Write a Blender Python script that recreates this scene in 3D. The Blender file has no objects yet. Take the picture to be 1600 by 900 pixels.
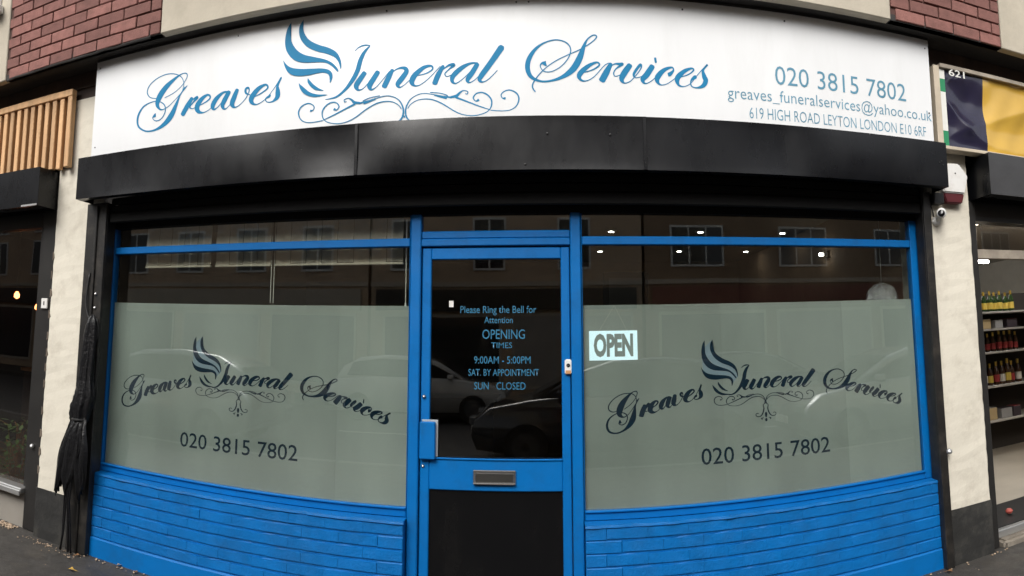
import bpy, bmesh, math, random
from mathutils import Vector, Matrix, Euler
R = math.radians
random.seed(7)
sc = bpy.context.scene
col = sc.collection

# ------------------------------------------------------------------ camera
# the photograph is a hand-swept panorama: a cylindrical lens, tilted up a little
F, CX0, CY0, W0, H0 = 1015.6, 800.0, 433.9, 1600.0, 900.0
cam = bpy.data.cameras.new('camera')
cam.type = 'PANO'
cam.panorama_type = 'CENTRAL_CYLINDRICAL'
cam.central_cylindrical_range_u_min = -CX0 / F
cam.central_cylindrical_range_u_max = (W0 - CX0) / F
cam.central_cylindrical_range_v_min = -(H0 - CY0) / F
cam.central_cylindrical_range_v_max = CY0 / F
cam.central_cylindrical_radius = 1.0
cam.clip_start = 0.05
cam.clip_end = 2000
cam_o = bpy.data.objects.new('camera', cam)
col.objects.link(cam_o)
cam_o.matrix_world = (Matrix.Translation((0, -3.7, 1.5)) @ Matrix.Rotation(0.0505, 4, 'Z') @ Matrix.Rotation(0.1107, 4, 'X')
                      @ Matrix.Rotation(0.0013, 4, 'Y') @ Matrix.Rotation(R(90), 4, 'X'))
sc.camera = cam_o

# ------------------------------------------------------------------ overcast daylight
SUN_EL, SUN_AZ = R(43), R(197)      # azimuth from +Y towards +X: the sun stands behind the camera, a little left
world = bpy.data.worlds.new('World'); sc.world = world; world.use_nodes = True
wn = world.node_tree; wn.nodes.clear()
sky = wn.nodes.new('ShaderNodeTexSky'); sky.sky_type = 'NISHITA'; sky.sun_disc = False
sky.sun_elevation = SUN_EL; sky.sun_rotation = SUN_AZ; sky.dust_density = 4.0; sky.air_density = 1.0; sky.ozone_density = 1.0
hs = wn.nodes.new('ShaderNodeHueSaturation'); hs.inputs['Saturation'].default_value = 0.22
bg = wn.nodes.new('ShaderNodeBackground'); bg.inputs['Strength'].default_value = 0.15
wo = wn.nodes.new('ShaderNodeOutputWorld')
wn.links.new(sky.outputs[0], hs.inputs['Color']); wn.links.new(hs.outputs[0], bg.inputs[0]); wn.links.new(bg.outputs[0], wo.inputs[0])
sun = bpy.data.lights.new('sun', 'SUN'); sun.energy = 1.5; sun.angle = R(35); sun.color = (1.0, 0.965, 0.915)
sun_o = bpy.data.objects.new('sun', sun); col.objects.link(sun_o)
sd = Vector((math.sin(SUN_AZ) * math.cos(SUN_EL), math.cos(SUN_AZ) * math.cos(SUN_EL), math.sin(SUN_EL)))
sun_o.rotation_euler = sd.to_track_quat('Z', 'Y').to_euler(); sun_o.location = sd * 30
sc.render.engine = 'CYCLES'
sc.cycles.use_denoising = True
sc.cycles.max_bounces = 8; sc.cycles.transparent_max_bounces = 16; sc.cycles.caustics_reflective = False; sc.cycles.caustics_refractive = False
sc.cycles.sample_clamp_indirect = 6.0
sc.view_settings.view_transform = 'Standard'; sc.view_settings.look = 'None'; sc.view_settings.gamma = 1.0
sc.view_settings.exposure = 0.40

# ------------------------------------------------------------------ materials
MATS = {}
def mat(name, colr, rough=0.6, metal=0.0, var=0.0, vscale=6.0, bump=0.0, bscale=40.0, dirt=None, dscale=2.0, damt=0.5,
        spec=0.5, emit=None, estr=0.0, coat=0.0, bdist=0.01, rvar=0.0, stretch=(1, 1, 1), objvar=0.0):
    if name in MATS: return MATS[name]
    m = bpy.data.materials.new(name); m.use_nodes = True; n = m.node_tree.nodes; l = m.node_tree.links
    b = n['Principled BSDF']
    b.inputs['Base Color'].default_value = (*colr, 1); b.inputs['Roughness'].default_value = rough
    b.inputs['Metallic'].default_value = metal; b.inputs['Specular IOR Level'].default_value = spec
    b.inputs['Coat Weight'].default_value = coat
    if emit: b.inputs['Emission Color'].default_value = (*emit, 1); b.inputs['Emission Strength'].default_value = estr
    tc = n.new('ShaderNodeTexCoord'); mp = n.new('ShaderNodeMapping'); mp.inputs['Scale'].default_value = stretch
    geo = n.new('ShaderNodeNewGeometry'); l.new(geo.outputs['Position'], mp.inputs[0])
    src = None
    def noise(s, d=5, r=0.6):
        t = n.new('ShaderNodeTexNoise'); t.inputs['Scale'].default_value = s; t.inputs['Detail'].default_value = d; t.inputs['Roughness'].default_value = r
        l.new(mp.outputs[0], t.inputs['Vector']); return t
    if var > 0:
        t = noise(vscale); mr = n.new('ShaderNodeMapRange'); mr.inputs[1].default_value = .25; mr.inputs[2].default_value = .75
        mr.inputs[3].default_value = 1 - var; mr.inputs[4].default_value = 1 + var; l.new(t.outputs[0], mr.inputs[0])
        mx = n.new('ShaderNodeMix'); mx.data_type = 'RGBA'; mx.blend_type = 'MULTIPLY'; mx.inputs[0].default_value = 1
        mx.inputs[6].default_value = (*colr, 1); l.new(mr.outputs[0], mx.inputs[7]); src = mx.outputs[2]
    if objvar > 0:
        oi = n.new('ShaderNodeObjectInfo'); mr = n.new('ShaderNodeMapRange'); mr.inputs[3].default_value = 1 - objvar; mr.inputs[4].default_value = 1 + objvar
        l.new(oi.outputs['Random'], mr.inputs[0]); mx = n.new('ShaderNodeMix'); mx.data_type = 'RGBA'; mx.blend_type = 'MULTIPLY'; mx.inputs[0].default_value = 1
        if src: l.new(src, mx.inputs[6])
        else: mx.inputs[6].default_value = (*colr, 1)
        l.new(mr.outputs[0], mx.inputs[7]); src = mx.outputs[2]
    if dirt:
        t = noise(dscale, 8, .7); mr = n.new('ShaderNodeMapRange'); mr.inputs[1].default_value = .5; mr.inputs[2].default_value = .72
        mr.inputs[3].default_value = 0; mr.inputs[4].default_value = damt; l.new(t.outputs[0], mr.inputs[0])
        mx = n.new('ShaderNodeMix'); mx.data_type = 'RGBA'; l.new(mr.outputs[0], mx.inputs[0])
        if src: l.new(src, mx.inputs[6])
        else: mx.inputs[6].default_value = (*colr, 1)
        mx.inputs[7].default_value = (*dirt, 1); src = mx.outputs[2]
    if src: l.new(src, b.inputs['Base Color'])
    if rvar > 0:
        t = noise(vscale * 1.7); mr = n.new('ShaderNodeMapRange'); mr.inputs[1].default_value = .3; mr.inputs[2].default_value = .7
        mr.inputs[3].default_value = max(.02, rough - rvar); mr.inputs[4].default_value = min(1, rough + rvar)
        l.new(t.outputs[0], mr.inputs[0]); l.new(mr.outputs[0], b.inputs['Roughness'])
    if bump > 0:
        t = noise(bscale, 6); bp = n.new('ShaderNodeBump'); bp.inputs['Strength'].default_value = bump; bp.inputs['Distance'].default_value = bdist
        l.new(t.outputs[0], bp.inputs['Height']); l.new(bp.outputs[0], b.inputs['Normal'])
    MATS[name] = m; return m

def glass_mat(name, tint=(.95, .97, .95), ior=1.5, wav=0.02):
    m = bpy.data.materials.new(name); m.use_nodes = True; n = m.node_tree.nodes; l = m.node_tree.links; n.clear()
    out = n.new('ShaderNodeOutputMaterial'); mx = n.new('ShaderNodeMixShader'); tr = n.new('ShaderNodeBsdfTransparent'); gl = n.new('ShaderNodeBsdfGlossy')
    lw = n.new('ShaderNodeLayerWeight'); lw.inputs[0].default_value = .5
    pw = n.new('ShaderNodeMath'); pw.operation = 'POWER'; pw.inputs[1].default_value = 5; l.new(lw.outputs['Facing'], pw.inputs[0])
    f0 = ((ior - 1) / (ior + 1)) ** 2
    fr = n.new('ShaderNodeMath'); fr.operation = 'MULTIPLY_ADD'; fr.inputs[1].default_value = 1 - f0; fr.inputs[2].default_value = f0; l.new(pw.outputs[0], fr.inputs[0])
    tr.inputs[0].default_value = (*tint, 1); gl.inputs['Roughness'].default_value = 0.006
    geo = n.new('ShaderNodeNewGeometry'); t = n.new('ShaderNodeTexNoise'); t.inputs['Scale'].default_value = 1.3; t.inputs['Detail'].default_value = 1
    bp = n.new('ShaderNodeBump'); bp.inputs['Strength'].default_value = wav; bp.inputs['Distance'].default_value = 0.05
    l.new(geo.outputs['Position'], t.inputs['Vector']); l.new(t.outputs[0], bp.inputs['Height']); l.new(bp.outputs[0], gl.inputs['Normal'])
    l.new(fr.outputs[0], mx.inputs[0]); l.new(tr.outputs[0], mx.inputs[1]); l.new(gl.outputs[0], mx.inputs[2]); l.new(mx.outputs[0], out.inputs[0])
    MATS[name] = m; return m

def film_mat(name, colr, trans=.3):
    m = bpy.data.materials.new(name); m.use_nodes = True; n = m.node_tree.nodes; l = m.node_tree.links; n.clear()
    out = n.new('ShaderNodeOutputMaterial'); mx = n.new('ShaderNodeMixShader'); d = n.new('ShaderNodeBsdfDiffuse'); t = n.new('ShaderNodeBsdfTranslucent')
    oi = n.new('ShaderNodeObjectInfo'); geo = n.new('ShaderNodeNewGeometry'); mp = n.new('ShaderNodeMapping'); mp.inputs['Scale'].default_value = (1.6, 1, .5)
    nz = n.new('ShaderNodeTexNoise'); nz.inputs['Scale'].default_value = 1.7; nz.inputs['Detail'].default_value = 5
    l.new(geo.outputs['Position'], mp.inputs[0]); l.new(mp.outputs[0], nz.inputs['Vector'])
    ad = n.new('ShaderNodeMath'); ad.operation = 'MULTIPLY_ADD'; ad.inputs[1].default_value = .5; l.new(oi.outputs['Random'], ad.inputs[0]); l.new(nz.outputs[0], ad.inputs[2])
    mr = n.new('ShaderNodeMapRange'); mr.inputs[1].default_value = .3; mr.inputs[2].default_value = 1.2; mr.inputs[3].default_value = .78; mr.inputs[4].default_value = 1.2; l.new(ad.outputs[0], mr.inputs[0])
    mc = n.new('ShaderNodeMix'); mc.data_type = 'RGBA'; mc.blend_type = 'MULTIPLY'; mc.inputs[0].default_value = 1; mc.inputs[6].default_value = (*colr, 1); l.new(mr.outputs[0], mc.inputs[7])
    l.new(mc.outputs[2], d.inputs[0]); l.new(mc.outputs[2], t.inputs[0]); mx.inputs[0].default_value = trans
    l.new(d.outputs[0], mx.inputs[1]); l.new(t.outputs[0], mx.inputs[2]); l.new(mx.outputs[0], out.inputs[0])
    MATS[name] = m; return m

BLUE = (.001, .138, .43)
blue = mat('blue_gloss_paint', BLUE, .40, spec=.28, var=.10, vscale=3, bump=.15, bscale=60, rvar=.08, bdist=.004, dirt=(.012, .07, .17), dscale=7, damt=.35)
blue_brick = mat('blue_masonry_paint', BLUE, .42, spec=.4, var=.14, vscale=9, bump=.45, bscale=70, rvar=.1, bdist=.008, dirt=(.015, .07, .16), dscale=4, damt=.3)
sign_white = mat('white_sign_panel', (.79, .80, .805), .20, var=.03, vscale=1.5, dirt=(.56, .56, .54), dscale=1.2, damt=.22, bump=.10, bscale=1.6, bdist=.03, stretch=(2.2, 1, .45))
sign_blue = mat('blue_vinyl', (.018, .205, .40), .45, spec=.12, var=.08, vscale=4)
sign_grey_blue = mat('glare_blue_vinyl', (.12, .29, .40), .45, spec=.15, var=.15, vscale=3)  # vinyl blue paled in its colour to stand for glare on the lettering
win_navy = mat('navy_vinyl', (.006, .022, .042), .6, spec=.1)
win_pale = mat('pale_blue_vinyl', (.24, .31, .37), .4)
door_cyan = mat('cyan_vinyl', (.03, .16, .27), .4, var=.25, vscale=30)
black_metal = mat('black_powder_coat', (.0055, .006, .0075), .29, spec=.30, var=.2, vscale=3, bump=.05, bscale=1.2, bdist=.06, rvar=.05, dirt=(.03, .03, .03), dscale=2.6, damt=.2, stretch=(1.5, 1, .7))
black_rail = mat('black_rail_paint', (.013, .012, .011), .45, var=.3, vscale=8, dirt=(.12, .1, .08), dscale=9, damt=.3, bump=.1)
black_matt = mat('black_board', (.005, .005, .005), .7, spec=.2)
plinth_black = mat('black_plinth_paint', (.025, .025, .024), .55, var=.3, vscale=6, dirt=(.12, .11, .09), dscale=6, damt=.35, bump=.35, bscale=30)
cream = mat('cream_render', (.71, .665, .56), .75, var=.05, vscale=4, dirt=(.36, .31, .24), dscale=6, damt=.38, bump=.3, bscale=26, bdist=.006)
beige = mat('beige_concrete', (.50, .45, .36), .85, var=.08, vscale=4, dirt=(.3, .26, .2), dscale=2.5, damt=.4, bump=.3, bscale=60, bdist=.004)
brick_m = mat('red_brick', (.235, .105, .088), .88, var=.22, vscale=14, objvar=.24, bump=.6, bscale=90, bdist=.005, dirt=(.10, .05, .04), dscale=9, damt=.4)
mortar_m = mat('dark_mortar', (.10, .05, .042), .95, var=.2, vscale=30)
soffit_m = mat('dark_soffit', (.035, .032, .03), .85, var=.3, vscale=6, bump=.2)
brown_beam = mat('stained_brown_timber', (.045, .027, .019), .65, var=.4, vscale=7, dirt=(.11, .07, .045), dscale=5, damt=.5, bump=.25, stretch=(1, 1, .25))
pine = mat('pine_slat', (.62, .37, .18), .55, var=.25, vscale=5, objvar=.2, bump=.2, bscale=30, stretch=(3, 3, .4))
pine_back = mat('dark_backing', (.05, .03, .02), .9)
grey_metal = mat('dark_grey_metal', (.05, .05, .052), .4, var=.2, vscale=3, bump=.2, bscale=2.5, bdist=.04)
alum = mat('aluminium', (.55, .55, .54), .35, metal=.8, var=.1, bump=.05)
chrome = mat('polished_steel', (.62, .6, .58), .16, metal=1.0)
white_plastic = mat('white_plastic', (.78, .77, .74), .35, var=.05, dirt=(.5, .45, .36), dscale=14, damt=.3)
red_lens = mat('red_lens', (.10, .018, .022), .3)
lens_black = mat('lens_black', (.006, .006, .007), .1)
rubber = mat('black_plastic', (.014, .014, .014), .45)
bag_m = mat('black_polythene', (.008, .008, .009), .30, spec=.35, bump=.8, bscale=30, bdist=.01)
asphalt = mat('damp_tarmac', (.052, .048, .043), .62, var=.35, vscale=5, dirt=(.10, .085, .065), dscale=2.2, damt=.6, bump=.8, bscale=160, bdist=.006, rvar=.2)
road_m = mat('road_tarmac', (.05, .05, .052), .7, var=.2, vscale=3, bump=.4, bscale=120)
paint_white = mat('road_paint', (.6, .6, .58), .7, var=.2)
kerb_m = mat('granite_kerb', (.3, .29, .28), .8, var=.2, vscale=12, bump=.3)
step_m = mat('concrete_step', (.24, .21, .17), .85, var=.25, vscale=9, dirt=(.1, .08, .06), dscale=6, damt=.5, bump=.4)
leaf_y = mat('yellow_leaf', (.55, .34, .07), .6, var=.2, vscale=60)
leaf_b = mat('brown_leaf', (.24, .12, .05), .7, var=.3, vscale=60)
litter_m = mat('pale_grit', (.36, .27, .19), .9, objvar=.3, var=.3, vscale=40)
room_wall = mat('room_wall_paint', (.26, .18, .12), .8, var=.1)
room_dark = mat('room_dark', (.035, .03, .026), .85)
room_ceil = mat('room_ceiling_paint', (.16, .14, .11), .8)
room_floor = mat('room_floor_wood', (.07, .05, .035), .5, var=.3)
lamp_on = mat('lamp_glow', (.9, .9, .85), .4, emit=(1, .95, .85), estr=26)
lamp_shop = mat('shop_tube_glow', (.9, .9, .88), .4, emit=(1, .97, .92), estr=42)
lamp_warm = mat('warm_lamp_glow', (.9, .4, .2), .4, emit=(1, .32, .12), estr=9)
cream_fabric = mat('cream_blind_fabric', (.60, .52, .42), .9, var=.1, vscale=20)
cord_m = mat('white_cord', (.7, .66, .58), .8)
open_lit = mat('lit_sign_face', (.66, .82, .92), .4, emit=(.70, .93, 1), estr=.5)
open_grey = mat('grey_sign_letters', (.27, .31, .30), .6)
silver = mat('silver_foil', (.75, .75, .76), .12, metal=1, bump=1.0, bscale=45, bdist=.03)
banner_navy = mat('navy_banner_vinyl', (.020, .018, .042), .2, var=.12, vscale=3, coat=.4)
banner_gold = mat('gold_banner_vinyl', (.60, .37, .06), .18, var=.12, vscale=2, coat=.4)
banner_white = mat('white_banner_vinyl', (.75, .75, .7), .4)
green_paint = mat('green_stripe', (.02, .24, .10), .45)
batten = mat('grey_batten', (.36, .31, .25), .7, var=.3, vscale=10)
shop_white = mat('shop_white_paint', (.62, .60, .55), .6, var=.06)
shop_tile = mat('pale_shop_floor', (.40, .36, .30), .4, var=.12, vscale=2)
shelf_m = mat('pale_shelf_edge', (.42, .40, .37), .5)
glass_clear = glass_mat('clear_shop_glass', (.93, .96, .94), 1.9)
glass_door = glass_mat('door_glass', (.66, .65, .60), 1.95)
glass_dark = glass_mat('dark_shop_glass', (.80, .76, .70), 1.75)
film = film_mat('frosted_film', (.46, .50, .465), .34)
brown_brick = mat('brown_far_brick', (.55, .41, .29), .9, var=.22, vscale=1.2)
pale_render = mat('pale_far_render', (.52, .46, .38), .9, var=.1, vscale=.7)
far_glass = mat('far_window_glass', (.03, .035, .04), .06)
far_white = mat('far_white_frame', (.75, .75, .72), .5)
far_red = mat('far_red_fascia', (.20, .05, .04), .5)
leaf_green = mat('houseplant_leaf', (.07, .17, .045), .5, var=.3, vscale=30)

# ------------------------------------------------------------------ mesh helpers
class MB:
    def __init__(s): s.bm = bmesh.new()
    def box(s, x0, x1, y0, y1, z0, z1, bev=0.0, seg=1):
        t = bmesh.new(); bmesh.ops.create_cube(t, size=1.0)
        for v in t.verts: v.co = Vector(((x0 + x1) / 2 + v.co.x * (x1 - x0), (y0 + y1) / 2 + v.co.y * (y1 - y0), (z0 + z1) / 2 + v.co.z * (z1 - z0)))
        if bev: bmesh.ops.bevel(t, geom=t.edges[:], offset=bev, segments=seg, affect='EDGES', clamp_overlap=True)
        s.add(t); return s
    def add(s, t):
        me = bpy.data.meshes.new('t'); t.to_mesh(me); t.free(); s.bm.from_mesh(me); bpy.data.meshes.remove(me)
    def poly(s, pts):
        return s.bm.faces.new([s.bm.verts.new(p) for p in pts])
    def prism(s, pts2, a0, a1, ax='y'):
        def P(p, a): return {'y': (p[0], a, p[1]), 'x': (a, p[0], p[1]), 'z': (p[0], p[1], a)}[ax]
        A = [s.bm.verts.new(P(p, a0)) for p in pts2]; B = [s.bm.verts.new(P(p, a1)) for p in pts2]; n = len(pts2)
        s.bm.faces.new(A); s.bm.faces.new(B[::-1])
        for i in range(n): s.bm.faces.new((A[i], A[(i + 1) % n], B[(i + 1) % n], B[i]))
        return s
    def tube(s, pts, r, n=8, caps=True):
        pts = [Vector(p) for p in pts]; rs = r if isinstance(r, (list, tuple)) else [r] * len(pts); rings = []
        for i, p in enumerate(pts):
            d = (pts[min(i + 1, len(pts) - 1)] - pts[max(i - 1, 0)]).normalized()
            u = d.cross(Vector((0, 0, 1)) if abs(d.z) < .9 else Vector((1, 0, 0))).normalized(); w = d.cross(u)
            rings.append([s.bm.verts.new(p + (u * math.cos(k * 2 * math.pi / n) + w * math.sin(k * 2 * math.pi / n)) * rs[i]) for k in range(n)])
        for a, b in zip(rings, rings[1:]):
            for k in range(n): s.bm.faces.new((a[k], a[(k + 1) % n], b[(k + 1) % n], b[k]))
        if caps: s.bm.faces.new(rings[0]); s.bm.faces.new(rings[-1][::-1])
        return s
    def lathe(s, prof, n=16, c=(0, 0, 0), ax='z'):
        rings = []
        for r, h in prof:
            ring = []
            for k in range(n):
                a = k * 2 * math.pi / n; x, y = r * math.cos(a), r * math.sin(a)
                p = (x, y, h) if ax == 'z' else (x, h, y) if ax == 'y' else (h, x, y)
                ring.append(s.bm.verts.new((c[0] + p[0], c[1] + p[1], c[2] + p[2])))
            rings.append(ring)
        for a, b in zip(rings, rings[1:]):
            for k in range(n): s.bm.faces.new((a[k], a[(k + 1) % n], b[(k + 1) % n], b[k]))
        s.bm.faces.new(rings[0]); s.bm.faces.new(rings[-1])
        return s
    def grid(s, f, nu, nv):
        V = [[s.bm.verts.new(f(i / nu, j / nv)) for j in range(nv + 1)] for i in range(nu + 1)]
        for i in range(nu):
            for j in range(nv): s.bm.faces.new((V[i][j], V[i + 1][j], V[i + 1][j + 1], V[i][j + 1]))
        return s
    def mesh(s, name, smooth=False):
        bmesh.ops.recalc_face_normals(s.bm, faces=s.bm.faces[:])
        me = bpy.data.meshes.new(name); s.bm.to_mesh(me); s.bm.free()
        if smooth:
            for p in me.polygons: p.use_smooth = True
        return me

def obj(name, mb, m, parent=None, label=None, smooth=False):
    me = mb.mesh(name, smooth) if isinstance(mb, MB) else mb
    if m and not me.materials: me.materials.append(m)
    o = bpy.data.objects.new(name, me); col.objects.link(o)
    if parent is not None:
        o.parent = parent; o.matrix_parent_inverse = parent.matrix_basis.inverted()
    if label: o['label'] = label
    return o
def tag(o, label, cat, group=None):
    o['label'] = label; o['category'] = cat
    if group: o['group'] = group
    return o
def thing(name, label, cat, loc=(0, 0, 0), group=None):
    o = bpy.data.objects.new(name, None); col.objects.link(o); o.location = loc; o.empty_display_size = .1
    return tag(o, label, cat, group)
def struct(name, mb, m):
    o = obj(name, mb, m); o['kind'] = 'structure'; return o
def B(*a, **k): return MB().box(*a, **k)

def text_mesh(txt, x0, x1, z0, z1, y, weight=0.0, spacing=1.0, surf=None):
    cu = bpy.data.curves.new('t', 'FONT'); cu.body = txt; cu.size = 1; cu.offset = weight; cu.space_character = spacing; cu.resolution_u = 3
    o = bpy.data.objects.new('t', cu); col.objects.link(o)
    dg = bpy.context.evaluated_depsgraph_get(); me = bpy.data.meshes.new_from_object(o.evaluated_get(dg))
    bpy.data.objects.remove(o); bpy.data.curves.remove(cu)
    xs = [v.co.x for v in me.vertices]; ys = [v.co.y for v in me.vertices]; a, b, c, d = min(xs), max(xs), min(ys), max(ys)
    for v in me.vertices: v.co = Vector((x0 + (v.co.x - a) / (b - a) * (x1 - x0), y, z0 + (v.co.y - c) / (d - c) * (z1 - z0)))
    if surf:
        for v in me.vertices: v.co.y += surf(v.co.x, v.co.z)
    return me

def catmull(pts, n=6):
    out = []; P = [pts[0]] + list(pts) + [pts[-1]]
    for i in range(1, len(P) - 2):
        p0, p1, p2, p3 = P[i - 1], P[i], P[i + 1], P[i + 2]
        for k in range(n):
            t = k / n
            out.append(tuple(.5 * (2 * b + (c - a) * t + (2 * a - 5 * b + 4 * c - d) * t * t + (3 * b - a - 3 * c + d) * t ** 3) for a, b, c, d in zip(p0, p1, p2, p3)))
    out.append(tuple(pts[-1])); return out
def strokes_mesh(strokes, y, tf, name='strokes', wmul=1.0, wmin=.0015, surf=None):
    mb = MB(); L = 0
    for st in strokes:
        pts = catmull([(a / 1000, b / 1000, w / 1000) for a, b, w in st]); yy = y - .00012 * L; L += 1
        left, right = [], []
        for i, (u, v, w) in enumerate(pts):
            q = pts[min(i + 1, len(pts) - 1)]; p = pts[max(i - 1, 0)]; dx, dy = q[0] - p[0], q[1] - p[1]; n = math.hypot(dx, dy) or 1
            h = max(w * wmul, wmin) / 2
            if i in (0, len(pts) - 1): h *= .55
            left.append(tf(u - dy / n * h, v + dx / n * h)); right.append(tf(u + dy / n * h, v - dx / n * h))
        lv = [mb.bm.verts.new((a, yy + (surf(a, b) if surf else 0), b)) for a, b in left]; rv = [mb.bm.verts.new((a, yy + (surf(a, b) if surf else 0), b)) for a, b in right]
        for i in range(len(lv) - 1): mb.bm.faces.new((lv[i], rv[i], rv[i + 1], lv[i + 1]))
    bmesh.ops.recalc_face_normals(mb.bm, faces=mb.bm.faces[:])
    me = bpy.data.meshes.new(name); mb.bm.to_mesh(me); mb.bm.free(); return me
LETTER_STROKES = (3, 2, 1, 2, 1, 1, 1, 2, 2, 2, 1, 2, 2, 1, 1, 1, 2, 1, 2, 1, 1, 1)   # strokes in each letter
def lettering(parent, y, tf, m, **kw):
    i = 0; lv = 0
    for n in LETTER_STROKES:
        obj('letter', strokes_mesh(WORD_STROKES[i:i + n], y - .00012 * (lv % 5), tf, 'letter', **kw), m, parent); i += n; lv += n
def digits(txt, parent, m, *a):
    me = text_mesh(txt, *a); bm = bmesh.new(); bm.from_mesh(me); bpy.data.meshes.remove(me); left = set(bm.faces)
    while left:
        st = [left.pop()]; isl = []
        while st:
            f = st.pop(); isl.append(f)
            for e in f.edges:
                for g in e.link_faces:
                    if g in left: left.remove(g); st.append(g)
        idx = {}; vs = []; fs = []
        for f in isl:
            for v in f.verts:
                if v not in idx: idx[v] = len(vs); vs.append(tuple(v.co))
            fs.append([idx[v] for v in f.verts])
        d = bpy.data.meshes.new('digit'); d.from_pydata(vs, [], fs); obj('digit', d, m, parent)
    bm.free()
def feathers_mesh(fs, y, tf, name='feathers'):
    mb = MB()
    for f in fs:
        pts = catmull([(a / 1000, b / 1000) for a, b in f] + [(f[0][0] / 1000, f[0][1] / 1000)], 4)[:-1]
        fc = mb.bm.faces.new([mb.bm.verts.new((tf(u, v)[0], y, tf(u, v)[1])) for u, v in pts])
    bmesh.ops.triangulate(mb.bm, faces=mb.bm.faces[:])
    me = bpy.data.meshes.new(name); mb.bm.to_mesh(me); mb.bm.free(); return me
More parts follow.
